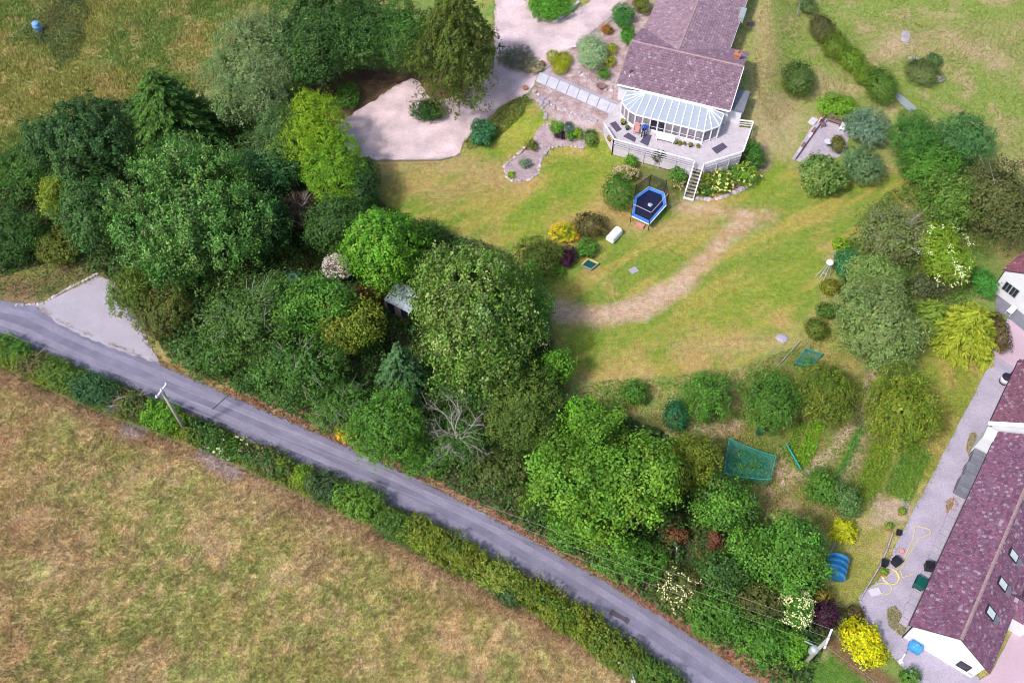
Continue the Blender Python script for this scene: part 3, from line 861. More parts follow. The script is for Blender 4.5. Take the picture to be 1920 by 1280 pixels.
plant('cypress_tree', 'tall dense olive-green cypress inside the driveway loop', CO, 'clump', 856, 86, 80, 128, 13, [(.055, .08, .016), (.09, .115, .022), (.035, .055, .013)], base=.5, leaf=.2, clr=.34, gap=.28, zmin=-.95, taper=.6)
plant('shrub', 'dark spreading shrub under the cypress at the loop edge', S_, 'shrub', 802, 206, 34, 26, 1.6, dk)
plant('shrub', 'small light-green shrub at the foot of the cypress', S_, 'shrub', 812, 216, 10, 10, 1.5, bri)
plant('shrub', 'rounded green shrub on brown earth left of the driveway loop', S_, 'ball', 651, 180, 23, 26, 1.6, grn)
plant('broadleaf_tree', 'bright yellow-green dense tree running down beside the gravel turning circle', T_, 'fine', 576, 250, 70, 78, 7, lim)
plant('broadleaf_tree', 'bright green tree at the lawn corner below the yellow-green tree', T_, 'fine', 628, 318, 62, 70, 6, [(.12, .235, .018), (.16, .28, .024), (.085, .18, .018)])
plant('weeping_tree', 'weeping grey-green tree left of the bright yellow-green tree', T_, 'willow', 525, 262, 48, 72, 7, [(.06, .11, .045), (.085, .15, .065), (.04, .075, .03)])
plant('broadleaf_tree', 'dark teal-green tree between the candle-leaved tree and weeping tree', T_, 'broad', 485, 330, 84, 52, 6.5, [(.035, .095, .035), (.06, .14, .06), (.025, .07, .025)])
plant('shrub', 'small orange-tinged yellow-green shrub above the candle-leaved tree', S_, 'shrub', 392, 306, 24, 22, 5.5, [(.2, .2, .03), (.14, .2, .03), (.3, .2, .04)], base=3.2)
plant('chestnut_tree', 'huge dark glossy tree with upright pale leaf tips beside concrete apron', T_, 'candle', 358, 402, 150, 150, 10, [(.037, .095, .024), (.06, .14, .036), (.028, .07, .018), (.11, .185, .07)])
plant('broadleaf_tree', 'dark conifer-like tree wedged left of the huge glossy tree', T_, 'clump', 178, 400, 66, 92, 6.5, [(.032, .078, .026), (.05, .105, .036)], base=.2, taper=.25, clr=.34, gap=.34, relief=.7)
plant('broadleaf_tree', 'slim lime-green young tree below the dark spruce', T_, 'fine', 104, 368, 27, 48, 5.5, [(.13, .19, .02), (.17, .22, .03)])
plant('shrub', 'dull green thicket at the left edge below the meadow', S_, 'shrub', 34, 330, 62, 52, 2.6, mid)
plant('shrub', 'dark green thicket at the left edge above the road', S_, 'shrub', 22, 445, 60, 62, 3.2, dk2)
plant('shrub', 'olive bramble mound behind the apron stones', S_, 'shrub', 112, 462, 52, 40, 2.2, oli)
plant('shrub', 'yellow-green bush overhanging the right side of the apron', S_, 'shrub', 244, 545, 46, 50, 3, [(.07, .12, .02), (.11, .15, .025), (.05, .09, .02)])
plant('shrub', 'mixed green bramble at the sharp end of the apron', S_, 'shrub', 300, 585, 54, 58, 2.8, [(.055, .085, .022), (.08, .10, .025), (.09, .07, .03)])
plant('broadleaf_tree', 'shadowed dark green tree right of the huge glossy tree', T_, 'broad', 490, 430, 62, 66, 6.5, dk)
plant('shrub', 'brown leafless-looking dead bush in the middle of the wood', S_, 'shrub', 556, 398, 50, 44, 3.4, brn2, twig=26, asp=.3)
plant('broadleaf_tree', 'dark green tree bordering the lawn under the yellow-green trees', T_, 'broad', 628, 425, 62, 56, 6, dk2)
plant('broadleaf_tree', 'dark evergreen in the shade at the lawn corner', T_, 'ball', 682, 355, 30, 62, 4.5, dk)
plant('broadleaf_tree', 'fresh bright green tree above the little hidden shed', T_, 'clump', 716, 462, 80, 98, 8, bri, gap=.28, leaf=.24, taper=.45)
plant('shrub', 'dark round bush on the lawn edge right of the fresh green tree', S_, 'ball', 800, 442, 42, 34, 3, dk2)
plant('shrub', 'lilac-white flowering bush in shade beside the fresh green tree', S_, 'shrub', 634, 506, 26, 28, 3.4, [(.25, .2, .26), (.12, .1, .12)], fl=([(.62, .56, .68), (.5, .42, .56)], 140, .12, 0))
plant('shrub', 'blue-green spiky shrub in the dark gap of the wood', S_, 'spray', 552, 528, 24, 26, 2.6, [(.07, .15, .14), (.11, .2, .19)])
plant('shrub', 'rusty red-brown shrub next to the hidden shed', S_, 'shrub', 690, 552, 36, 20, 2.2, [(.13, .055, .03), (.09, .045, .03)])
plant('broadleaf_tree', 'olive tree with yellowish leaves left of the hidden shed', T_, 'broad', 655, 610, 66, 58, 6, oyl, dens=6)
plant('broadleaf_tree', 'mid-green tree at the centre of the roadside wood', T_, 'clump', 580, 580, 84, 66, 7.5, grn)
plant('broadleaf_tree', 'leafy tree with pale dead branches left of the wood centre', T_, 'open', 470, 600, 90, 88, 7.5, [(.05, .10, .025), (.075, .14, .04), (.035, .07, .02)], twig=12)
plant('broadleaf_tree', 'scrubby tree with grey twigs directly above the road verge', T_, 'open', 560, 690, 92, 70, 6, mid, twig=11)
plant('shrub', 'ragged grey-twigged bush where the dry verge widens', S_, 'shrub', 632, 760, 52, 60, 3.2, mid, twig=18)
plant('shrub', 'low green bramble bank above the road near the apron', S_, 'shrub', 395, 665, 66, 46, 2, mid, twig=6)
plant('shrub', 'small dark bush by the road below the scrubby tree', S_, 'shrub', 470, 712, 40, 30, 1.8, dk2)
plant('shrub', 'yellow gorse bush in flower on the road verge', S_, 'shrub', 648, 806, 17, 22, 1.4, [(.5, .33, .01), (.2, .2, .02)], fl=([(.75, .45, .01), (.7, .5, .02)], 60, .08, -.5))
plant('conifer_tree', 'dark blue-green conifer behind the bank tree', CO, 'spruce', 752, 690, 66, 62, 7, [(.03, .075, .035), (.05, .10, .05)], base=.2)
plant('poplar_tree', 'tallest pale-leaved poplar whose shade falls on the lawn', T_, 'poplar', 898, 596, 118, 148, 12, [(.075, .14, .025), (.12, .20, .045), (.22, .28, .13), (.055, .105, .02)], taper=.32, stretch=1.5)
plant('broadleaf_tree', 'pale-leaved stem leaning left of the tall poplar', T_, 'poplar', 830, 545, 60, 98, 9.5, [(.095, .17, .035), (.16, .235, .08), (.065, .12, .025)], taper=.35, stretch=1.5)
plant('broadleaf_tree', 'dark green tree in the shade right of the tall poplar', T_, 'broad', 992, 575, 42, 76, 6, grn)
plant('shrub', 'small fresh green tree at the lawn edge below the poplar shade', S_, 'clump', 1040, 690, 36, 34, 4.5, bri, base=1)
plant('broadleaf_tree', 'olive-green tree right of the dead grey tree', T_, 'fine', 985, 765, 78, 92, 6.5, [(.06, .10, .022), (.085, .125, .03), (.045, .075, .018)])
plant('broadleaf_tree', 'dark tree filling the gap under the tall poplar', T_, 'broad', 880, 730, 74, 40, 5, dk2)
plant('broadleaf_tree', 'dense green tree on the bank above the road bend', T_, 'fine', 722, 800, 74, 84, 6, grn)
plant('shrub', 'light green bank shrubs below the dead grey tree', S_, 'shrub', 795, 850, 54, 46, 2.6, grn)
plant('shrub', 'green bush behind the dead grey tree', S_, 'shrub', 860, 815, 62, 60, 2.6, mid)
plant('shrub', 'low olive scrub on the bank left of the big maple', S_, 'shrub', 930, 885, 66, 44, 2.2, [(.055, .085, .022), (.09, .10, .04), (.04, .075, .02)])
plant('maple_tree', 'biggest bright green maple above the lower road', T_, 'clump', 1128, 900, 140, 116, 9.5, [(.09, .19, .022), (.14, .26, .035), (.065, .14, .02)], leaf=.24, clr=.55, dens=2.6, lpc=34, lobes=20, lobr=.30, gap=.34, relief=.6)
plant('broadleaf_tree', 'bright green smaller tree adjoining the top of the big maple', T_, 'clump', 1098, 790, 64, 46, 5.5, bri)
plant('broadleaf_tree', 'yellowish olive tree joined to the right of the big maple', T_, 'fine', 1296, 862, 54, 62, 5.5, oyl)
plant('shrub', 'dark bank shrub in the shade left below the big maple', S_, 'shrub', 1040, 955, 66, 40, 2, dk2)
plant('shrub', 'green bank shrub right below the big maple', S_, 'shrub', 1180, 1050, 76, 46, 2.4, grn)
plant('shrub', 'light green bush hanging under the left of the big maple', S_, 'shrub', 1066, 1000, 42, 36, 2.2, grn)
# --- lower wood
plant('shrub', 'rusty red shrub in the gap right of the big maple', S_, 'shrub', 1270, 1003, 26, 16, 1.8, [(.12, .04, .025), (.09, .05, .03)])
plant('shrub', 'second rusty red shrub between the dark lower bushes', S_, 'shrub', 1340, 1012, 13, 22, 2, [(.14, .05, .04), (.1, .04, .035)])
plant('broadleaf_tree', 'green tree with a fallen pale branch near the net cage', T_, 'broad', 1358, 945, 60, 52, 5, grn, twig=3)
plant('broadleaf_tree', 'dense rounded green tree beside the blue tank', T_, 'clump', 1478, 1038, 66, 78, 6.5, grn, gap=.28)
plant('broadleaf_tree', 'smaller green tree left of the dense rounded tree', T_, 'broad', 1402, 1038, 44, 54, 4.5, grn)
plant('shrub', 'mixed bush with small white flowers above the lower verge', S_, 'shrub', 1282, 1105, 48, 46, 2.4, [(.06, .085, .025), (.10, .10, .04)], fl=([(.7, .66, .5)], 26, .13, .3))
plant('broadleaf_tree', 'dark tree in the middle of the lower wood', T_, 'broad', 1360, 1075, 50, 40, 4.2, dk2)
plant('shrub', 'broad green bank shrub beside the lower road verge', S_, 'shrub', 1345, 1155, 66, 56, 3, grn)
plant('shrub', 'olive-brown bank shrub left of the white-flowered elder', S_, 'shrub', 1420, 1125, 52, 46, 3, [(.06, .075, .025), (.09, .085, .035), (.04, .06, .02)])
plant('shrub', 'mid-green shrub left of the lower power pole', S_, 'shrub', 1432, 1198, 56, 52, 2.8, grn)
plant('shrub', 'light green shrub at the very foot of the lower power pole', S_, 'shrub', 1490, 1215, 30, 34, 2.2, bri)
plant('elder_shrub', 'elder covered in creamy white flower heads beside the purple shrub', S_, 'shrub', 1491, 1140, 28, 42, 3.2, grn, fl=([(.74, .72, .56), (.62, .62, .42)], 90, .14, -.2))
plant('shrub', 'deep purple-leaved shrub between elder and yellow bush', S_, 'ball', 1548, 1152, 29, 30, 2.4, pur)
plant('shrub', 'orange-brown round shrub on top of the purple shrub', S_, 'ball', 1541, 1120, 19, 16, 2, [(.19, .13, .03), (.13, .11, .025)])
plant('yellow_bush', 'brilliant yellow bush by the neighbour\'s stone-chip drive', S_, 'shrub', 1614, 1203, 40, 46, 1.7, yel, leaf=.2)
plant('yellow_bush', 'second half of brilliant yellow bush, lower end', S_, 'shrub', 1640, 1222, 26, 26, 1.4, yel, leaf=.2)
plant('shrub', 'small green round bush at the bottom edge near the white gable', S_, 'ball', 1708, 1268, 20, 18, 1.2, grn)
plant('shrub', 'dark hedge stub between yellow bush and grass', S_, 'ball', 1600, 1150, 22, 16, 1.0, bro)
# --- kitchen garden and orchard
plant('shrub', 'small green shrub at the lawn bottom above the big maple', S_, 'shrub', 1188, 737, 28, 26, 2, grn)
plant('shrub', 'dark bluish-green bush left of the kitchen garden', S_, 'ball', 1267, 780, 25, 34, 2.2, [(.015, .085, .045), (.025, .11, .06)])
plant('fruit_tree', 'leftmost round fruit tree at the foot of the lawn', T_, 'fine', 1325, 742, 46, 54, 3.6, grn, base=.6)
plant('fruit_tree', 'mid-green round fruit tree, second from the left', T_, 'fine', 1440, 752, 56, 66, 4.2, [(.05, .125, .02), (.075, .16, .028), (.04, .095, .018)], base=.6)
plant('fruit_tree', 'olive-tinted round fruit tree beside the small netted bed', T_, 'fine', 1550, 738, 58, 68, 4.4, [(.09, .13, .018), (.13, .165, .025), (.06, .09, .016)], base=.6)
plant('fruit_tree', 'largest yellow-olive fruit tree beside the neighbour\'s drive', T_, 'fine', 1692, 765, 72, 88, 5, [(.13, .175, .018), (.19, .22, .028), (.08, .12, .016)], base=.6)
plant('willow_tree', 'silvery grey-green willow right of the lawn', T_, 'willow', 1645, 605, 84, 100, 6, sil, base=.6)
plant('willow_tree', 'upper silvery willow crown behind the clothes frame', T_, 'willow', 1640, 522, 54, 50, 5, [(.15, .225, .075), (.19, .265, .10)], base=.6)
plant('golden_conifer', 'golden spreading conifer beside the pink courtyard', CO, 'spray', 1818, 610, 66, 66, 4.5, gol, base=.2)
plant('shrub', 'yellow-green feathery shrub left of the golden conifer', S_, 'spray', 1752, 590, 34, 40, 3, [(.15, .21, .04), (.11, .17, .03)])
plant('shrub', 'dark brown-green clipped bush right of the golden conifer', S_, 'ball', 1872, 622, 20, 40, 2.0, bro)
plant('shrub', 'bright green climber bush at the corner of the white gable cottage', S_, 'shrub', 1845, 530, 22, 32, 2.4, [(.04, .15, .03), (.06, .2, .045)])
plant('broadleaf_tree', 'grey-green elder with grey twigs above the silvery willow', T_, 'open', 1672, 440, 66, 64, 5, [(.12, .17, .055), (.16, .20, .09), (.13, .13, .085)], twig=16, gap=.3)
plant('broadleaf_tree', 'yellow-green tree with white flower heads near the cottage', T_, 'fine', 1770, 478, 46, 66, 5, [(.13, .22, .02), (.18, .27, .03)], fl=([(.72, .72, .58)], 40, .17, .0))
plant('broadleaf_tree', 'light green leafy tree right of the grey-green elder', T_, 'broad', 1785, 378, 62, 56, 5.5, [(.08, .155, .03), (.12, .20, .045), (.06, .12, .025)])
plant('broadleaf_tree', 'dull brown-green tree at the right edge above the cottage', T_, 'open', 1876, 378, 74, 96, 7, [(.07, .08, .03), (.10, .105, .045), (.05, .06, .025)], twig=5, gap=.3)
plant('broadleaf_tree', 'dark green dense round tree below the slatted bench', T_, 'fine', 1714, 258, 48, 48, 4.5, [(.035, .10, .022), (.05, .13, .03)])
plant('broadleaf_tree', 'blue-tinted green tree at the meadow edge on the right', T_, 'fine', 1806, 262, 60, 52, 5, [(.05, .13, .05), (.08, .17, .075), (.04, .10, .035)])
plant('broadleaf_tree', 'bright green bushy tree below the dark round tree', T_, 'fine', 1742, 312, 62, 46, 4.2, grn)
plant('shrub', 'dark shrub behind the silvery willow near the flowers', S_, 'open', 1738, 535, 44, 28, 2.6, [(.06, .075, .04), (.09, .09, .06)])
# --- shrubs of the right hand garden
plant('shrub', 'blue-grey rounded shrub behind the little patio', S_, 'shrub', 1624, 240, 42, 42, 3, blu)
plant('shrub', 'green-grey rounded shrub below the blue-grey one', S_, 'shrub', 1617, 310, 40, 40, 2.8, [(.085, .15, .09), (.13, .20, .13), (.06, .11, .06)])
plant('shrub', 'big glossy spiky-leaved shrub in front of the little patio', S_, 'shrub', 1542, 328, 42, 42, 2.8, [(.06, .13, .03), (.10, .18, .05), (.2, .26, .1)], leaf=.24)
plant('shrub', 'olive clipped globe on the little patio', S_, 'ball', 1571, 270, 14, 17, 1.5, [(.09, .09, .01), (.07, .08, .012)])
plant('shrub', 'lime-green low hedge behind the little patio', S_, 'shrub', 1572, 200, 44, 26, 1.4, [(.10, .22, .02), (.15, .27, .025)])
plant('shrub', 'large clipped dark green globe on the grass bank', S_, 'ball', 1498, 148, 32, 34, 2.4, [(.045, .075, .022), (.06, .105, .028)])
plant('shrub', 'brown-topped round bush at the head of the shrub row', S_, 'ball', 1541, 54, 24, 28, 1.9, [(.06, .065, .03), (.08, .07, .04)])
plant('shrub', 'second bush of the shrub row, light olive green', S_, 'ball', 1566, 84, 26, 28, 1.9, [(.10, .145, .018), (.075, .115, .016)])
plant('shrub', 'third bush of the shrub row, bright green', S_, 'ball', 1596, 110, 24, 26, 1.8, [(.09, .155, .018), (.12, .19, .02)])
plant('shrub', 'fourth bush of the shrub row, yellow-green and loose', S_, 'shrub', 1622, 140, 26, 24, 1.5, [(.12, .18, .02), (.09, .15, .02)])
plant('shrub', 'last and largest bush of the shrub row beside the slatted bench', S_, 'ball', 1652, 160, 29, 36, 2.3, [(.05, .105, .02), (.08, .14, .025)])
plant('shrub', 'low grey-green mound of heather in the right meadow', S_, 'ball', 1732, 135, 34, 26, 1.1, [(.10, .13, .055), (.085, .11, .05)])
plant('shrub', 'small dark green bush behind the heather mound', S_, 'ball', 1752, 112, 14, 14, 1.1, [(.05, .10, .045), (.065, .12, .05)])
plant('shrub', 'grey-green bush at the top edge by the white post', S_, 'shrub', 1512, 8, 18, 20, 1.6, [(.08, .12, .05), (.10, .14, .07)])
plant('shrub', 'bright lime cushion beside the clothes frame', S_, 'ball', 1577, 458, 18, 14, .9, [(.15, .27, .015), (.19, .31, .02)])
plant('shrub', 'teal-green spiky shrub behind the clothes frame', S_, 'shrub', 1590, 497, 28, 32, 2.2, tea, leaf=.22)
plant('shrub', 'orange-tipped small shrub below the clothes frame', S_, 'ball', 1557, 538, 19, 17, 1.1, [(.17, .15, .02), (.11, .14, .02)])
plant('shrub', 'upper dark green cushion bush at the lawn\'s right edge', S_, 'shrub', 1552, 582, 28, 18, 1.3, [(.045, .085, .02), (.06, .11, .025)])
plant('shrub', 'lower dark olive globe bush at the lawn\'s right edge', S_, 'ball', 1531, 616, 22, 23, 1.5, [(.065, .095, .018), (.085, .115, .02)])
plant('shrub', 'grey-green leafy bush below the kitchen garden rows', S_, 'fine', 1545, 915, 38, 36, 2.6, grn)
plant('shrub', 'paler grey-green bush right of the kitchen garden paths', S_, 'fine', 1588, 938, 30, 34, 2.6, [(.075, .14, .05), (.10, .175, .07)])
plant('yellow_shrub', 'spiky golden yellow shrub above the blue tank', S_, 'spray', 1586, 992, 32, 27, 1.6, [(.42, .39, .015), (.32, .35, .02)], leaf=.3)
# --- beds near the house
plant('shrub', 'clipped box-shaped dark green bush left of the trampoline', S_, 'ball', 1160, 358, 31, 38, 2.4, [(.03, .105, .018), (.045, .135, .022)], leaf=.11)
plant('shrub', 'pink-flowered bush on top of the clipped box bush', S_, 'ball', 1172, 326, 24, 14, 1.3, [(.14, .22, .02), (.2, .26, .03)], fl=([(.66, .42, .5), (.6, .35, .42)], 60, .10, .2))
plant('shrub', 'small bright green shrub at the deck\'s left corner', S_, 'shrub', 1183, 302, 13, 14, 1.2, bri)
plant('shrub', 'dull brown-green rounded bush on the lawn border', S_, 'ball', 1108, 421, 34, 26, 1.8, [(.075, .055, .03), (.06, .06, .025)])
plant('flowering_shrub', 'yellow-flowered shrub on the lawn border', S_, 'shrub', 1058, 436, 26, 17, 1.1, [(.12, .2, .02), (.3, .28, .02)], fl=([(.68, .47, .01)], 70, .10, -.2))
plant('shrub', 'dark olive spreading bush at the left end of the border', S_, 'shrub', 1010, 482, 46, 42, 2.6, [(.055, .085, .016), (.08, .11, .02), (.04, .065, .014)])
plant('shrub', 'dark purple-leaved shrub in the lawn border', S_, 'shrub', 1064, 482, 19, 22, 1.4, pur)
plant('shrub', 'fresh green leafy shrub at the right of the lawn border', S_, 'shrub', 1100, 466, 24, 22, 1.1, grn)
plant('shrub', 'small light green plant at the lower tip of the border', S_, 'shrub', 1048, 508, 13, 11, .8, bri)
plant('shrub', 'silvery round weeping shrub in the gravel bed by the house', S_, 'willow', 1110, 98, 27, 33, 2.2, [(.24, .34, .25), (.32, .42, .33)], leaf=.2, dens=20)
for (x, y, s, l) in ((1037, 106, 13, 'golden cushion nearest the driveway, left of three'), (1057, 112, 16, 'golden cushion by the driveway, right of three'), (1050, 124, 15, 'golden cushion by the driveway, front of three'),
                     (1147, 91, 11, 'upper golden ball beside the silvery shrub'), (1142, 114, 12, 'lower golden ball beside the silvery shrub')):
    plant('golden_cushion', l, S_, 'ball', x, y, s, s, .9, [(.33, .34, .01), (.24, .29, .012)], leaf=.09, dens=110, group='golden cushion shrubs')
plant('shrub', 'round green bush near the bungalow\'s far left corner', S_, 'shrub', 1167, 30, 23, 24, 1.7, [(.03, .11, .03), (.05, .15, .04)])
plant('shrub', 'green bush against the bungalow below the round one', S_, 'shrub', 1176, 66, 15, 20, 1.3, [(.05, .16, .03), (.07, .2, .035)])
plant('shrub', 'brownish olive bush at the top edge beside the bungalow', S_, 'shrub', 1203, 8, 18, 20, 1.6, oli)
plant('shrub', 'dark green low plant in front of the silvery shrub', S_, 'shrub', 1132, 138, 13, 12, .8, grn)
plant('hedge_bush', 'bright green hedge bush in the fork of the driveway', S_, 'shrub', 1030, 10, 50, 30, 2.0, [(.05, .16, .018), (.08, .21, .025)])
plant('shrub', 'red-leaved small shrub by the bungalow path', S_, 'shrub', 1138, 56, 13, 10, .8, [(.25, .06, .03), (.2, .16, .03)])
plant('shrub', 'teal-green shrub standing in the brown ground cover', S_, 'shrub', 903, 249, 23, 27, 1.8, tea, leaf=.2)
plant('shrub', 'grey lavender-like shrub beside the cypress at the drive', S_, 'shrub', 968, 108, 36, 24, 1.0, [(.22, .20, .24), (.28, .27, .20), (.14, .14, .15)], twig=14)
plant('shrub', 'small pale flowering plants at the driveway edge', S_, 'shrub', 1000, 125, 24, 14, .6, [(.4, .34, .3), (.3, .28, .2)])
plant('shrub', 'maroon cushion plant near the golden cushions', S_, 'ball', 1015, 121, 8, 7, .4, [(.3, .1, .14)])
plant('shrub', 'clipped green globe at the end of the rock bed', S_, 'ball', 1107, 258, 13, 16, 1.0, [(.07, .14, .018)])
plant('shrub', 'green leafy plant at the top left of the rock bed', S_, 'shrub', 1044, 239, 16, 12, .7, bri)
plant('shrub', 'blue-grey plant in the rock bed behind purple one', S_, 'shrub', 1066, 238, 9, 11, .8, [(.08, .13, .14)])
plant('shrub', 'dark purple plant in the rock bed', S_, 'shrub', 1050, 254, 10, 8, .5, pur)
plant('shrub', 'dark green plant in the rock bed beside the yellow one', S_, 'shrub', 1070, 254, 11, 11, .8, grn)
plant('shrub', 'yellow-green plant in the rock bed next to the globe', S_, 'shrub', 1084, 250, 8, 12, .8, lim)
plant('shrub', 'two-tone green and bronze plant at the bed\'s waist', S_, 'shrub', 997, 272, 12, 12, .8, [(.09, .16, .02), (.12, .07, .03)])
plant('shrub', 'blue-grey cushion plants in the rock island', S_, 'shrub', 985, 307, 14, 10, .6, [(.16, .21, .2), (.22, .27, .25)])
plant('shrub', 'small lime plant in the rock island tip', S_, 'shrub', 959, 327, 8, 7, .4, lim)
plant('shrub', 'dark green tall shrub in front of the deck rail', S_, 'open', 1236, 295, 13, 17, 2.4, [(.03, .05, .025), (.05, .07, .03)])
plant('shrub', 'green shrub left of the deck stairs', S_, 'shrub', 1272, 328, 18, 16, 1.3, grn)
plant('shrub', 'pinkish flower clump left of the deck stairs\' foot', S_, 'shrub', 1273, 345, 12, 10, .6, [(.2, .16, .1), (.1, .14, .04)], fl=([(.6, .42, .4)], 16, .08, 0))
plant('rose_shrub', 'cream-flowered rose bush right of the deck stairs', S_, 'shrub', 1356, 340, 20, 22, 1.3, [(.10, .18, .025), (.07, .13, .02)], fl=([(.72, .66, .32)], 46, .08, -.2))
plant('rose_shrub', 'light green rose bush at the deck\'s front right', S_, 'shrub', 1400, 326, 26, 22, 1.4, [(.10, .2, .025), (.14, .25, .035)], fl=([(.6, .6, .25)], 16, .08, 0))
plant('shrub', 'olive shrub just right of the deck stairs', S_, 'shrub', 1326, 330, 14, 18, 1.2, oyl)
plant('shrub', 'dark green shrub hugging the deck\'s right side', S_, 'shrub', 1414, 290, 18, 28, 1.6, [(.03, .10, .02), (.05, .13, .025)])
plant('shrub', 'low plants with yellow flowers at the stairs\' foot', S_, 'shrub', 1326, 356, 20, 12, .6, mid, fl=([(.6, .5, .2)], 18, .07, 0))
plant('shrub', 'green shrub between the two rose bushes', S_, 'shrub', 1376, 325, 14, 14, 1.1, grn)
# --- hedge between road and field
plant('hedge_bush', 'bright green hedge bush at the left edge below the road', S_, 'shrub', 22, 652, 34, 26, 1.7, grn)
plant('hedge_bush', 'brownish hedge bush second from the left edge', S_, 'shrub', 66, 682, 26, 26, 1.5, [(.09, .085, .035), (.12, .10, .06)], twig=5)
plant('hedge_bush', 'leafy green hedge bush right of the brownish one', S_, 'shrub', 112, 700, 34, 30, 1.7, [(.06, .115, .022), (.09, .14, .03)])
plant('hedge_bush', 'dark teal hedge bush left of the brown twiggy one', S_, 'shrub', 178, 730, 42, 32, 1.8, [(.02, .06, .03), (.035, .085, .045)])
plant('hedge_bush', 'brown twiggy hedge bush left of the power pole', S_, 'shrub', 240, 758, 38, 30, 1.4, [(.085, .075, .045), (.06, .055, .03)], twig=16)
plant('hedge_bush', 'vivid green hedge bush hiding the foot of the power pole', S_, 'shrub', 302, 780, 36, 32, 1.8, bri)
plant('hedge_bush', 'dark green hedge bush right of the power pole', S_, 'shrub', 382, 812, 34, 26, 1.3, dk2)
plant('hedge_bush', 'hedge bush flecked with white flowers by the pale stones', S_, 'shrub', 428, 838, 30, 24, 1.3, mid, fl=([(.6, .58, .5)], 20, .07, 0))
plant('hedge_bush', 'dark hedge bush with brown patches mid hedge', S_, 'shrub', 498, 864, 48, 30, 1.5, [(.03, .08, .025), (.05, .10, .03), (.12, .08, .05)])
plant('hedge_bush', 'lime-green hedge bush mid hedge', S_, 'shrub', 567, 888, 19, 22, 1.3, [(.13, .21, .02), (.17, .25, .025)])
plant('hedge_bush', 'grey-green dark hedge bush right of the lime one', S_, 'shrub', 612, 912, 34, 34, 1.6, [(.03, .06, .03), (.05, .08, .045)])
plant('hedge_bush', 'broad fresh green hedge bush bulging over the road', S_, 'shrub', 676, 940, 44, 40, 2.0, [(.065, .14, .022), (.095, .18, .03)])
plant('hedge_bush', 'dark green hedge bush beside the first white stakes', S_, 'shrub', 742, 985, 34, 32, 1.5, [(.04, .085, .02), (.06, .10, .025)])
plant('hedge_bush', 'olive hedge bush reaching the road after the bulge', S_, 'shrub', 790, 1000, 36, 36, 1.7, oyl)
plant('hedge_bush', 'yellow-olive hedge stretch above the white stakes', S_, 'shrub', 858, 1038, 50, 40, 1.6, [(.10, .125, .018), (.14, .16, .025)])
plant('hedge_bush', 'pale-flowered yellow-green hedge bush by the lower road', S_, 'shrub', 930, 1078, 36, 34, 1.8, [(.14, .19, .03), (.2, .23, .06)])
plant('hedge_bush', 'small dark round bush on the field side of the hedge', S_, 'ball', 955, 1116, 20, 22, 1.3, [(.03, .065, .03), (.045, .08, .04)])
plant('hedge_bush', 'golden-olive hedge stretch left of the lower bend', S_, 'shrub', 1010, 1115, 46, 38, 1.6, [(.11, .135, .016), (.15, .17, .022)])
plant('hedge_bush', 'olive-yellow hedge stretch near the bottom edge', S_, 'shrub', 1085, 1165, 50, 42, 1.6, [(.09, .125, .016), (.135, .16, .022)])
plant('hedge_bush', 'dark-leaved hedge stretch at the bottom of the road', S_, 'shrub', 1155, 1215, 46, 40, 1.6, [(.06, .10, .018), (.10, .13, .022)])
plant('hedge_bush', 'green hedge end at the bottom edge by the white rails', S_, 'shrub', 1222, 1262, 46, 36, 1.4, [(.05, .10, .022), (.08, .13, .028)])

# ------------------------------------------------------------------ dead tree
def dead_tree(label, px, py, R, h, seed):
    r = np.random.default_rng(seed)
    b = gz(px, py)
    root = empty('dead_tree', b, label, 'tree')
    mb = MB()
    tips = []
    mb.tube([b + (0, 0, -.1), b + (.1, 0, h * .3), b + (0, .1, h * .55)], [.26, .2, .15], 7)
    mb.build('trunk', M['deadwood'], root, smooth=True)
    mb = MB()
    def grow(p, d, ln, rad, lev):
        q = p + d * ln * .5 + r.normal(size=3) * ln * .06; e = q + (d + r.normal(size=3) * .18) * ln * .5
        mb.tube([p, q, e], [rad, rad * .75, rad * .5], 5)
        if lev:
            for k in range(4 if lev > 1 else 3):
                s = [q, e, e, q][k % 4] + r.normal(size=3) * .02
                dd = d + r.normal(size=3) * np.array((.65, .65, .4)); dd /= np.linalg.norm(dd)
                grow(s, dd, ln * r.uniform(.45, .7), rad * .48, lev - 1)
    for k in range(11):
        ph = 2 * math.pi * (k + r.uniform(-.3, .3)) / 11
        el = r.uniform(.15, 1.1)
        d = np.array((math.cos(ph) * math.cos(el), math.sin(ph) * math.cos(el), math.sin(el) * .8 + .15))
        grow(b + (0, 0, h * r.uniform(.3, .55)), d, R * r.uniform(.55, .85), .05, 3)
    mb.build('branches', M['deadwood'], root)
dead_tree('dead grey leafless tree standing in the bank scrub', 858, 838, 2.7, 4.2, 5)

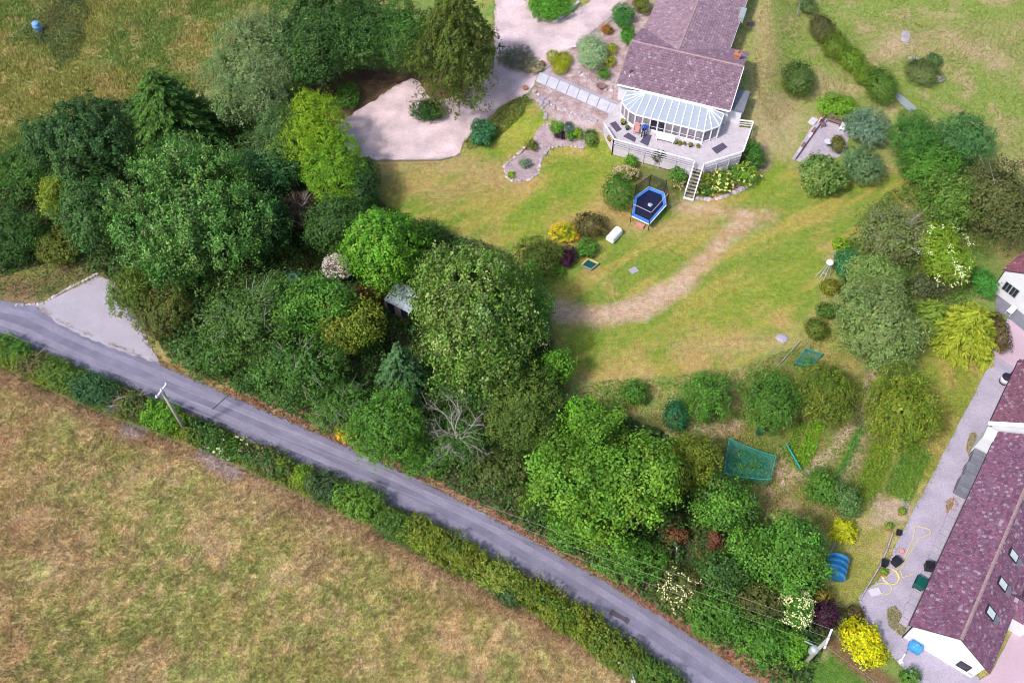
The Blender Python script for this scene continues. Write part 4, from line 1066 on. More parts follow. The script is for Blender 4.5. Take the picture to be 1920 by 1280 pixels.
# ------------------------------------------------------------------ ground cover nobody could count
def scatter(poly, dens, px=True):
    P = np.array(gpoly(poly) if px else poly)
    lo, hi = P.min(0), P.max(0)
    lo = np.maximum(lo, (-66, 10)); hi = np.minimum(hi, (66, 106))
    n = int((hi[0] - lo[0]) * (hi[1] - lo[1]) * dens)
    x = rng.uniform(lo[0], hi[0], n); y = rng.uniform(lo[1], hi[1], n)
    ok = sdf(P, x, y) < 0
    return x[ok], y[ok]
def cover(name, label, poly, dens, hmax, pal, leaf=.28, hmin=.05, cat='undergrowth', avoid=(), edge=.3):
    x, y = scatter(poly, dens)
    for a in avoid:
        ok = sdf(gpoly(a), x, y) > .15; x, y = x[ok], y[ok]
    sd = -sdf(gpoly(poly), x, y)
    ok = sd > np.clip(fbm(x, y, .6, 3, 13.) - .35, 0, 1) * 3.2 * rng.random(len(x)) * min(1.0, edge); x, y = x[ok], y[ok]
    n = len(x)
    hn = fbm(x, y, .5, 3, 31.)
    hh = hmin + (hmax - hmin) * sst(.32, .68, hn)
    hh = hh * np.clip(-sdf(gpoly(poly), x, y) / .7 + .25, .25, 1)
    z = Z(x, y) + hh * rng.uniform(.3, 1.0, n)
    sel = sst(.42, .58, fbm(x, y, .33, 3, 77.))
    pal = np.array(pal)
    k = np.clip((sel * len(pal)).astype(int) + rng.integers(-1, 2, n), 0, len(pal) - 1)
    c = pal[k] * rng.uniform(.7, 1.3, n)[:, None]
    Pn = np.column_stack([x, y, z])
    L = leaf * rng.uniform(.6, 1.4, n)
    o = link(name, leaf_mesh(name, Pn, np.array((0, 0, 1.)) + rng.normal(size=(n, 3)) * .55, L, L * .6, c), None, M['leaf'])
    LEAFCOUNT[0] += n
    return tag(o, label, cat, kind='stuff')
cover('undergrowth', 'dark green bramble and nettle undergrowth covering the wood floor', WOOD, 60, 1.7,
      [(.025, .055, .018), (.04, .085, .02), (.06, .105, .025), (.09, .08, .035), (.03, .065, .02)], avoid=(APRON, ROAD_TOP + ROAD_BOT[::-1]))
cover('undergrowth', 'low weeds and grass filling the hedge line between the bushes', HEDGESTRIP, 230, 1.7,
      [(.035, .08, .02), (.06, .11, .022), (.09, .11, .03), (.055, .11, .02), (.10, .135, .02)], leaf=.19, avoid=(ROAD_TOP + ROAD_BOT[::-1],))
GC = [(865, 268), (905, 232), (945, 196), (985, 178), (1002, 188), (985, 215), (950, 245), (915, 272), (880, 282)]
cover('ground_cover', 'brownish green heath ground cover sloping beside the gravel drive', GC, 130, .4, [(.05, .085, .018), (.08, .085, .02), (.10, .075, .025), (.06, .10, .02)], leaf=.16, cat='ground cover')
cover('undergrowth', 'tangled green scrub under the trees of the right boundary', [(1565, 470), (1620, 400), (1690, 340), (1670, 290), (1720, 235), (1820, 260), (1870, 330), (1925, 400), (1925, 440), (1860, 465), (1835, 560), (1740, 655), (1660, 690), (1590, 660), (1570, 560)], 60, 1.3,
      [(.05, .10, .025), (.08, .14, .03), (.11, .16, .04), (.07, .12, .03)], leaf=.22, edge=1.0)
cover('brambles', 'brown and green brambles among rubble above the lay-by', [(-60, 500), (0, 515), (70, 500), (120, 480), (185, 500), (180, 516), (130, 540), (80, 566), (0, 556), (-60, 540)], 60, .55,
      [(.14, .10, .05), (.08, .10, .03), (.18, .13, .08), (.06, .09, .025)], leaf=.18, cat='brambles', edge=.6)
cover('weeds', 'rank green weeds around the kitchen garden and trees', [(1270, 700), (1380, 690), (1520, 640), (1560, 600), (1740, 640), (1740, 820), (1690, 930), (1560, 1000), (1450, 1010), (1330, 920), (1290, 830), (1200, 790), (1080, 770), (1070, 720)], 60, .5,
      [(.09, .15, .025), (.14, .18, .035), (.22, .18, .07)], leaf=.16, cat='weeds')
for row, w, pal, lab in (([(1532, 795), (1502, 872)], .62, [(.09, .21, .015), (.13, .26, .02)], 'brightest green vegetable row beside the bare path'),
                         ([(1502, 792), (1478, 852)], .38, [(.08, .17, .02), (.11, .2, .025)], 'narrow green vegetable row left of the brightest row'),
                         ([(1616, 800), (1566, 905)], .28, [(.04, .15, .04), (.06, .19, .06)], 'thin blue-green vegetable row between two bare paths'),
                         ([(1660, 830), (1618, 935)], .8, [(.10, .16, .02), (.14, .19, .025)], 'wide green potato row beside the largest fruit tree'),
                         ([(1722, 838), (1678, 935)], 1.1, [(.06, .15, .022), (.085, .18, .03)], 'broad dark green crop bed next to the neighbour drive')):
    a, b = gz(*row[0]), gz(*row[1]); d = (b - a)[:2]; d /= np.linalg.norm(d); nn = np.array((-d[1], d[0])) * w
    poly = [a[:2] + nn, b[:2] + nn, b[:2] - nn, a[:2] - nn]
    x, y = scatter(poly, 120, px=False); n = len(x)
    c = np.array(pal)[rng.integers(0, 2, n)] * rng.uniform(.7, 1.3, n)[:, None]
    L = .17 * rng.uniform(.6, 1.4, n)
    o = link('vegetable_row', leaf_mesh('vegetable_row', np.column_stack([x, y, Z(x, y) + rng.uniform(.08, .5, n)]), np.array((0, 0, 1.)) + rng.normal(size=(n, 3)) * .55, L, L * .6, c), None, M['leaf'])
    tag(o, lab, 'vegetables', 'vegetable rows in the kitchen garden', 'stuff')

def grass(name, label, poly, dens, h, tint, avoid=(), px=True, lean=.5, w=.035, cvar=.35):
    x, y = scatter(poly, dens, px)
    for a in avoid:
        ok = sdf(gpoly(a), x, y) > .1; x, y = x[ok], y[ok]
    n = len(x); k = 3
    idx = np.repeat(np.arange(n), k)
    bx = x[idx] + rng.normal(0, .06, n * k); by = y[idx] + rng.normal(0, .06, n * k)
    bz = Z(bx, by)
    hh = h * rng.uniform(.5, 1.35, n * k) * (.6 + .9 * fbm(bx, by, .4, 2, 3.))
    ang = rng.uniform(0, 2 * math.pi, n * k); le = lean * hh * rng.uniform(.2, 1.2, n * k)
    wx, wy = -np.sin(ang), np.cos(ang)
    v = np.empty((n * k, 3, 3), np.float32)
    v[:, 0] = np.column_stack([bx - wx * w, by - wy * w, bz]); v[:, 1] = np.column_stack([bx + wx * w, by + wy * w, bz])
    v[:, 2] = np.column_stack([bx + np.cos(ang) * le, by + np.sin(ang) * le, bz + hh])
    me = bpy.data.meshes.new(name)
    m = n * k
    me.vertices.add(3 * m); me.vertices.foreach_set('co', v.ravel())
    me.loops.add(3 * m); me.loops.foreach_set('vertex_index', np.arange(3 * m, dtype=np.int32))
    me.polygons.add(m); me.polygons.foreach_set('loop_start', (np.arange(m) * 3).astype(np.int32))
    gc = ground_col(x, y)[idx] * np.array(tint) * (1 + rng.uniform(-cvar, cvar, m))[:, None]
    c4 = np.ones((m, 3, 4), np.float32); c4[:, :, :3] = np.clip(gc, .004, 1)[:, None]
    ca = me.color_attributes.new('Col', 'FLOAT_COLOR', 'POINT'); ca.data.foreach_set('color', c4.ravel())
    me.update()
    return tag(link(name, me, None, M['leaf']), label, 'grass', kind='stuff')
grass('field_grass', 'dry brown and olive grass of the lower left field', FIELD, 95, .20, (1.2, 1.2, 1.15), w=.020, cvar=.5)
grass('meadow_grass', 'rough green and straw grass of the top left meadow', [(-300, 470), (60, 300), (240, 230), (430, 150), (520, 20), (600, -60), (600, -120), (-300, -120)], 46, .34, (1.2, 1.22, 1.1), w=.032, cvar=.55)
grass('meadow_grass', 'pale patchy grass of the right hand meadow', [(1440, -120), (2200, -120), (2100, 420), (1900, 290), (1700, 215), (1520, 190), (1440, 240), (1410, 150)], 30, .14, (1.12, 1.12, 1.05), w=.025, cvar=.45)
grass('lawn_grass', 'short dry yellow-green grass of the mown lawn', LAWN, 40, .06, (1.12, 1.12, 1.05), w=.022, cvar=.35)
grass('verge_grass', 'dry tufts of grass along the road verge', [(297, 668), (440, 732), (640, 818), (800, 890), (960, 975), (1120, 1066), (1260, 1152), (1440, 1268), (1420, 1278), (1260, 1172), (1120, 1086), (960, 994), (800, 909), (640, 836), (440, 749), (297, 685)], 40, .2, (1.1, 1.1, 1.0))
grass('strip_grass', 'grass strip beside the neighbour drive', [(1740, 640), (1860, 640), (1800, 785), (1735, 905), (1680, 940), (1730, 830)], 40, .12, (1.1, 1.1, 1.0))

def edge_tufts(name, label, line, dens, h, pal, spread=.22):
    P = np.array(gpoly(line)); d = np.r_[0, np.cumsum(np.linalg.norm(np.diff(P, axis=0), axis=1))]
    n = int(d[-1] * dens); t = rng.uniform(0, d[-1], n)
    ok = fbm(t, t * 0, .8, 2, 5.) > .42; t = t[ok]; n = len(t)
    x = np.interp(t, d, P[:, 0]) + rng.normal(0, spread, n); y = np.interp(t, d, P[:, 1]) + rng.normal(0, spread, n)
    c = np.array(pal)[rng.integers(0, len(pal), n)] * rng.uniform(.7, 1.3, n)[:, None]
    L = h * rng.uniform(.6, 1.4, n)
    o = link(name, leaf_mesh(name, np.column_stack([x, y, Z(x, y) + .04 + rng.uniform(0, h, n)]), np.array((0, 0, 1.)) + rng.normal(size=(n, 3)) * .6, L, L * .3, c), None, M['leaf'])
    return tag(o, label, 'weeds', kind='stuff')
edge_tufts('edge_weeds', 'weeds creeping over the edge of the gravel drive', chaikin(DRIVE, 2), 34, .13, [(.16, .17, .05), (.10, .15, .03), (.22, .18, .08)], .13)
edge_tufts('edge_weeds', 'weeds along the edge of the stone-chip drive', NDRIVE[1:9], 30, .13, [(.12, .16, .04), (.16, .17, .05)], .16)
edge_tufts('edge_weeds', 'grass and dirt creeping over the upper road edge', ROAD_TOP, 34, .13, [(.26, .17, .09), (.16, .15, .05), (.3, .2, .12)], .14)
edge_tufts('edge_weeds', 'weeds creeping over the lower road edge', ROAD_BOT, 60, .18, [(.06, .10, .025), (.09, .11, .03), (.14, .12, .05)], .22)
edge_tufts('edge_weeds', 'weeds round the concrete apron', APRON[:6], 40, .14, [(.14, .12, .05), (.09, .11, .03), (.2, .14, .08)], .16)

# ------------------------------------------------------------------ tiled roof slope
TILEPAL = [(.215, .13, .17), (.24, .145, .19), (.19, .115, .155), (.23, .15, .19)]
def tile_slope(E0, E1, R1, R0, tw, th, name, parent, pal=TILEPAL, light=.10, seed=1):
    """E0-E1 the eave, R0-R1 the ridge; overlapping plates with worn colours"""
    r = random.Random(seed)
    E0, E1, R0, R1 = map(np.array, (E0, E1, R0, R1))
    lu = np.linalg.norm(E1 - E0); ls = np.linalg.norm(R0 - E0)
    nu = max(1, round(lu / tw)); ns = max(1, round(ls / th))
    nrm = np.cross(E1 - E0, R0 - E0); nrm /= np.linalg.norm(nrm)
    if nrm[2] < 0: nrm = -nrm
    mb = MB()
    def pt(u, s): return (E0 * (1 - u) + E1 * u) * (1 - s) + (R0 * (1 - u) + R1 * u) * s
    for j in range(ns):
        sh = .5 / nu if j % 2 else 0
        for i in range(nu + (1 if j % 2 else 0)):
            u0 = max(0, i / nu - sh); u1 = min(1, (i + 1) / nu - sh)
            if u1 - u0 < .1 / nu: continue
            s0 = (j - .06) / ns; s1 = (j + 1.12) / ns
            if s1 > 1: s1 = 1
            g = (u1 - u0) * .035
            c = np.array(r.choice(pal)) * r.uniform(.88, 1.12)
            if r.random() < light: c = c * .55 + np.array((.42, .36, .41)) * .45
            mb.col = tuple(c)
            t0 = .075 + r.uniform(-.010, .014); t1 = .02
            a, b, d, e = pt(u0 + g, s0), pt(u1 - g, s0), pt(u1 - g, s1), pt(u0 + g, s1)
            mb.add([a, b, a + nrm * t0, b + nrm * t0, d + nrm * t1, e + nrm * t1], [(0, 1, 3, 2), (2, 3, 4, 5), (0, 2, 5), (1, 4, 3)])
    o = mb.build(name, M['tiles'], parent, usecol=True)
    o['kind'] = 'stuff'
    return o
def gable_block(root, F, a0, a1, b0, b1, zg, ze, zr, wall_m, ov=.25, front=True, tw=.33, th=.34, seed=1, light=.1, pal=TILEPAL, bov=.12):
    """block with its ridge along a; b0/b1 are the eave sides"""
    bm = (b0 + b1) / 2
    mb = MB()
    n = [(b0 + ov, zg), (b1 - ov, zg), (b1 - ov, ze - .12), (bm, zr - .14), (b0 + ov, ze - .12)]
    vs = [F(a0 + bov, b, z) for b, z in n] + [F(a1 - bov, b, z) for b, z in n]
    mb.add(vs, [(4, 3, 2, 1, 0), (5, 6, 7, 8, 9)] + [(i, (i + 1) % 5, 5 + (i + 1) % 5, 5 + i) for i in range(5)])
    mb.build('wall', wall_m, root)
    mb = MB()
    t = .10
    for s0, s1 in ((b0, ze), (b1, ze)):
        p = [F(a0, s0, s1 - t), F(a1, s0, s1 - t), F(a1, bm, zr - t), F(a0, bm, zr - t), F(a0, s0, s1 - .01), F(a1, s0, s1 - .01), F(a1, bm, zr - .01), F(a0, bm, zr - .01)]
        mb.hexa(p)
    rf = mb.build('roof', M['under'], root)
    tile_slope(F(a0, b0, ze), F(a1, b0, ze), F(a1, bm, zr), F(a0, bm, zr), tw, th, 'roof_tiles', rf, pal, light, seed)
    tile_slope(F(a0, b1, ze), F(a1, b1, ze), F(a1, bm, zr), F(a0, bm, zr), tw, th, 'roof_tiles', rf, pal, light, seed + 1)
    k = int((a1 - a0) / .45)
    for i in range(k):
        x0 = a0 + (a1 - a0) * i / k; x1 = a0 + (a1 - a0) * (i + 1) / k - .02
        mb = MB()
        mb.add([F(x0, bm - .12, zr + .02), F(x0, bm, zr + .12), F(x0, bm + .12, zr + .02), F(x1, bm - .12, zr + .01), F(x1, bm, zr + .10), F(x1, bm + .12, zr + .01)],
               [(0, 1, 4, 3), (1, 2, 5, 4), (0, 2, 1), (3, 4, 5)])
        mb.build('ridge_tile', M['ridge'], rf)
    return rf

# ------------------------------------------------------------------ the bungalow
HA = np.array((10.90, 75.13)); HU = (.9402, -.3406)
HF = frame(HA, u=HU)
hb = HF(5.5, 5, HILL)
house = empty('bungalow', hb, 'bungalow with purple-brown tiled roofs and white conservatory at the top', 'house')
rf = gable_block(house, HF, -.15, 11.55, 0, 9.3, 0.9, 3.62, 5.5, M['render'], ov=.35, tw=.27, th=.30, seed=3, light=.06)
def wing():
    F2 = frame(HF(0, 0, 0), u=HF(0, 1, 0)[:2] - HF(0, 0, 0)[:2])       # a along the wing, b to the left
    return gable_block(house, F2, 4.9, 30, -9.45, -.15, .9, 3.58, 5.47, M['render'], ov=.35, tw=.27, th=.30, seed=8, light=.05,
                       pal=[(.27, .175, .215), (.30, .19, .23), (.25, .16, .20)])
wing()
mb = MB()
mb.bar(HF(-.15, -.06, 3.56), HF(11.55, -.06, 3.56), .10, .16); mb.build('gutter', M['white'], house)
mb = MB(); mb.bar(HF(-.2, 0, 3.54), HF(-.2, 4.65, 5.42), .07, .2); mb.build('bargeboard', M['wood'], house)
mb = MB(); mb.bar(HF(11.6, 0, 3.54), HF(11.6, 4.65, 5.42), .07, .2); mb.build('bargeboard', M['white'], house)
mb = MB(); mb.bar(HF(9.5, 9.4, 3.52), HF(9.5, 29, 3.52), .1, .12); mb.build('gutter', M['white'], house)
ch = G(1383, 103, 5.2); Fc = frame(ch, u=HU)
mb = MB(); mb.box(Fc, -.3, .3, -.3, .3, 4.0, 5.35); mb.box(Fc, -.36, .36, -.36, .36, 5.3, 5.42); c0 = mb.build('chimney', M['terracotta'], house)
mb = MB(); mb.lathe(Fc(0, 0, 5.42), [(.12, 0), (.1, .3), (.09, .3)], 10); mb.build('chimney_pot', M['ridge'], c0)
v0 = G(1181, 137, 4.2); mb = MB(); mb.lathe(v0 - (0, 0, .4), [(.1, 0), (.1, .75), (.15, .75), (.15, .85)], 10); mb.build('vent_pipe', M['brick'], house)
for p in ((1180, 145), (1171, 138)):
    v0 = G(*p, 4.0); mb = MB(); mb.lathe(v0 - (0, 0, .4), [(.06, 0), (.06, .6)], 8); mb.build('vent_pipe', M['white'], house)
w0 = G(1391, 27, 3.7); Fw = frame(w0, u=HU); mb = MB(); mb.box(Fw, -.25, .35, -.9, .9, 3.25, 3.95); mb.build('roof_box', M['metal'], house)
# side porch with a grey flat roof
mb = MB(); mb.box(HF, 11.25, 12.7, .9, 3.9, 1.0, 3.05); pw = mb.build('porch_wall', M['render'], house)
mb = MB(); mb.box(HF, 11.15, 12.85, .75, 4.0, 3.06, 3.2); mb.build('porch_roof', M['slate'], house)

# conservatory: its own part group inside the bungalow
CB, CT, CR = 1.42, 3.08, 3.45
eL = [(.95, -.1), (.95, -1.0), (.95, -1.85), (1.45, -2.4), (1.95, -2.8), (2.75, -3.15)]
nF = 9
eF = [(2.75 + (9.75 - 2.75) * i / nF, -3.15) for i in range(1, nF + 1)]
eR = [(10.4, -2.55), (11.0, -1.9), (11.03, -1.0), (11.03, -.1)]
eav = eL + eF + eR
apL, apR = (2.9, -.12), (9.4, -.12)
mb = MB(); mb.bar(HF(apL[0] - .1, -.12, CR), HF(apR[0] + .1, -.12, CR), .16, .12)
cons = mb.build('conservatory_ridge', M['white'], house)
def ridge_pt(i):
    if i <= 5: return apL
    if i >= 5 + nF: return apR
    t = (i - 5) / nF
    return (apL[0] + (apR[0] - apL[0]) * t, -.12)
for i in range(len(eav) - 1):
    e0, e1 = eav[i], eav[i + 1]; r0, r1 = ridge_pt(i), ridge_pt(i + 1)
    mb = MB()
    top = [HF(*e0, CT + .06), HF(*e1, CT + .06), HF(*r1, CR), HF(*r0, CR)]
    if r0 == r1: top = top[:3]
    k = len(top)
    low = [p - (0, 0, .03) for p in top]
    mb.add(low + top, [tuple(range(k - 1, -1, -1)), tuple(range(k, 2 * k))] + [(j, (j + 1) % k, k + (j + 1) % k, k + j) for j in range(k)])
    mb.build('roof_pane', M['polyc'], cons)
    # wall below this bay
    d = np.array((e1[0] - e0[0], e1[1] - e0[1])); ln = np.linalg.norm(d)
    Fp = frame(HF(*e0, 0), u=(HF(*e1, 0) - HF(*e0, 0)))
    mb = MB(); mb.box(Fp, 0, ln, -.05, .08, CB - .3, CB + .18); mb.build('dwarf_wall', M['render'], house)
    mb = MB(); mb.box(Fp, .055, ln - .055, .0, .03, CB + .26, CT - .09)
    gm = M['glassdark'] if i in (7, 8) else M['glass']
    pane = mb.build('window_pane', gm, house)
    mb = MB(); mb.box(Fp, 0, ln, -.06, .09, CB + .181, CB + .26); mb.build('window_sill', M['white'], house)
    mb = MB(); mb.box(Fp, 0, ln, -.07, .09, CT - .09, CT + .05); mb.build('eaves_beam', M['white'], house)
    if 4 < i < 14:
        mb = MB(); mb.box(Fp, .055, ln - .055, -.012, .04, CB + .62, CB + .67); mb.build('transom', M['white'], pane)
for i in range(len(eav)):
    mb = MB(); p = HF(*eav[i], 0)
    mb.bar(p + (0, 0, CB), p + (0, 0, CT), .13, .13); mb.build('mullion', M['white'], house)
    mb = MB(); mb.bar(HF(*eav[i], CT + .08), HF(*ridge_pt(i), CR + .03), .09, .06); mb.build('glazing_bar', M['white'], cons)
mb = MB(); mb.box(HF, 1.2, 10.8, -1.8, .3, CB - .3, CB + .02); mb.build('conservatory_floor', M['deck'], house)

# ------------------------------------------------------------------ the deck
DZ = 1.40
RZ = DZ + .92
rail = [(0.0, -4.7), (1.5, -6.45), (9.62, -6.62)]
rail2 = [(10.85, -6.62), (13.95, -3.75), (14.05, .75), (12.75, .5)]
deck = empty('deck', HF(7, -5, .2), 'raised pinkish-grey timber deck with white rails around the conservatory', 'deck')
mb = MB()
poly = [HF(a, b, 0)[:2] for a, b in [(-.2, -2.2)] + rail + rail2 + [(12.6, .88), (11.2, .88), (11.2, .2), (.5, .2)]]
mb.prism([tuple(p) for p in poly], DZ - .14, DZ); mb.build('deck_floor', M['deck'], deck)
def railing(pts, m):
    for (p, q) in zip(pts[:-1], pts[1:]):
        P, Q = HF(*p, 0), HF(*q, 0); ln = np.linalg.norm(Q - P)
        mb = MB(); mb.bar(P + (0, 0, RZ), Q + (0, 0, RZ), .13, .06); mb.build('handrail', m, deck)
        for hh in (.30, .58):
            mb = MB(); mb.bar(P + (0, 0, DZ + hh), Q + (0, 0, DZ + hh), .04, .10); mb.build('lower_rail', M['decktrim'], deck)
        n = max(1, round(ln / 1.6))
        for i in range(n + 1):
            mb = MB(); s = P + (Q - P) * i / n
            zb = float(Z(s[0], s[1])) - .1
            mb.bar(s + (0, 0, zb), s + (0, 0, RZ - .02), .09, .09); mb.build('post', M['decktrim'], deck)
        zb = min(float(Z(P[0], P[1])), float(Z(Q[0], Q[1])))
        # fascia boards closing the underside
        nb = max(2, int((DZ - .14 - zb) / .24))
        Fp = frame(P, u=(Q - P))
        for k in range(nb):
            z1 = DZ - .01 - k * .24
            if z1 - .22 < zb - .05: break
            mb = MB(); mb.box(Fp, .05, ln - .05, .03 + .002 * (k % 2), .06 + .002 * (k % 2), z1 - .22, z1); mb.build('fascia_board', M['decktrim'], deck)
railing(rail, M['white']); railing(rail2, M['white'])
# stairs
s0, s1 = 9.78, 10.70
sb0, sb1 = -6.64, -9.35
ns = 8
for k in range(ns):
    t = (k + .5) / ns
    b = sb0 + (sb1 - sb0) * t; z = DZ * (1 - (k + 1) / (ns + 1))
    mb = MB(); mb.box(HF, s0 + .06, s1 - .06, b - .12, b + .12, z - .05, z); mb.build('stair_tread', M['wood'], deck)
for a in (s0, s1):
    mb = MB(); mb.bar(HF(a, sb0, DZ - .12), HF(a, sb1, .06), .06, .26); mb.build('stair_stringer', M['white'], deck)
    mb = MB(); mb.bar(HF(a, sb0, RZ), HF(a, sb1 - .1, .95), .09, .07); mb.build('handrail', M['white'], deck)
    for b in (sb0 - .1, sb1 - .05):
        zt = RZ + (b - sb0) / (sb1 - sb0) * (.95 - RZ)
        mb = MB(); mb.bar(HF(a, b, float(Z(*HF(a, b, 0)[:2])) - .05), HF(a, b, zt - .04), .09, .09); mb.build('post', M['white'], deck)
mb = MB(); mb.bar(HF(s0 - .05, sb1 - .25, .10), HF(s1 + .05, sb1 - .25, .10), .14, .2); mb.build('bottom_step_edge', M['white'], deck)

# mats, chairs and the person on the deck
def deck_at(px, py, dz=0.0): return G(px, py, DZ + dz)
def quad_mat(pts, label):
    P = [deck_at(*p)[:2] for p in pts]
    mb = MB(); mb.prism([tuple(p) for p in P], DZ + .012, DZ + .035)
    mb.thing('deck_mat', M['mat'], label, 'mat', group='dark rectangular mats on the deck')
quad_mat([(1143, 232), (1154, 228), (1166, 243), (1156, 248)], 'dark rectangular mat at the deck\'s left corner, turned to the house')
quad_mat([(1168, 256), (1178, 249), (1193, 259), (1190, 267)], 'dark mat beside the pink chair on the deck')
quad_mat([(1200, 267), (1210, 252), (1222, 254), (1215, 274)], 'dark mat under the feet of the seated person')
quad_mat([(1334, 279), (1355, 268), (1364, 276), (1344, 289)], 'lone dark mat on the right part of the deck')
def chair(px, py, ang, m, label):
    b = deck_at(px, py); F = frame(b, ang)
    root = empty('garden_chair', b, label, 'chair')
    mb = MB(); mb.box(F, -.26, .26, -.26, .26, DZ + .40, DZ + .48); mb.build('seat', m, root)
    mb = MB(); mb.hexa([F(-.26, .24, DZ + .46), F(.26, .24, DZ + .46), F(.26, .31, DZ + .46), F(-.26, .31, DZ + .46), F(-.26, .38, DZ + 1.0), F(.26, .38, DZ + 1.0), F(.26, .44, DZ + 1.0), F(-.26, .44, DZ + 1.0)]); mb.build('backrest', m, root)
    for x in (-.24, .24):
        for y in (-.23, .23):
            mb = MB(); mb.bar(F(x, y, DZ), F(x, y, DZ + .42), .035); mb.build('leg', M['metal'], root)
        mb = MB(); mb.bar(F(x * 1.15, -.25, DZ + .66), F(x * 1.15, .3, DZ + .68), .05, .03); mb.build('armrest', M['metal'], root)
    return root
chair(1192, 250, math.atan2(HU[1], HU[0]) + .15, M['pink'], 'pink cushioned garden chair left of the seated person')
chair(1207, 251, math.atan2(HU[1], HU[0]), M['white'], 'white garden chair in which the person in blue sits')
# rounded planters along the conservatory
def pot(px, py, r, h, m, label, z=None, leaf=None):
    b = gz(px, py) if z is None else G(px, py, z)
    root = empty('plant_pot', b, label, 'plant pot')
    mb = MB(); mb.lathe(b, [(r * .7, 0), (r, h), (r * 1.08, h), (r * 1.08, h * .9), (r * .85, h * .9)], 14); mb.build('pot', m, root, smooth=False)
    if leaf:
        rr = np.random.default_rng(int(px * 3 + py)); n = 150
        d = unit(rr.normal(size=(n, 3))); d[:, 2] = abs(d[:, 2])
        P = d * r * np.array((1.25, 1.25, 1.3)) * rr.uniform(.5, 1, n)[:, None] + (0, 0, h)
        link('foliage', leaf_mesh('foliage', P, d + rr.normal(size=(n, 3)) * .4, .13, .08, palcol(rr, leaf, n), None, rr), root, M['leaf'])
    return root
pot(1143, 263, .28, .3, M['terracotta'], 'terracotta pot of orange flowers at the deck\'s left rail', DZ, [(.5, .25, .05), (.12, .14, .03)])
pot(1168, 233, .26, .35, M['black'], 'yellow-flowered pot beside the conservatory\'s left wall', DZ, [(.45, .42, .12), (.2, .22, .06)])
pot(1176, 243, .2, .3, M['black'], 'small green pot plant between mats on the deck', DZ, [(.09, .13, .05)])
for i, (x, y) in enumerate(((1268, 270), (1274, 272), (1282, 273), (1294, 275), (1308, 277))):
    pot(x, y, .17 + .03 * (i % 2), .26, [M['black'], M['terracotta'], M['white']][i % 3],
        ['leftmost', 'second', 'middle', 'fourth', 'rightmost'][i] + ' plant pot in the row below the conservatory windows', DZ, [(.16, .17, .05), (.10, .12, .03)])
mb = MB(); Fb = frame(deck_at(1246, 266), u=HU); mb.box(Fb, -.95, .95, -.2, .25, DZ + .38, DZ + .45)
for x in (-.85, .8): mb.box(Fb, x, x + .06, -.15, .2, DZ + .005, DZ + .379)
mb.box(Fb, -.95, .95, .26, .31, DZ + .4, DZ + .8)
mb.thing('garden_bench', M['white'], 'white bench against the conservatory front', 'bench')

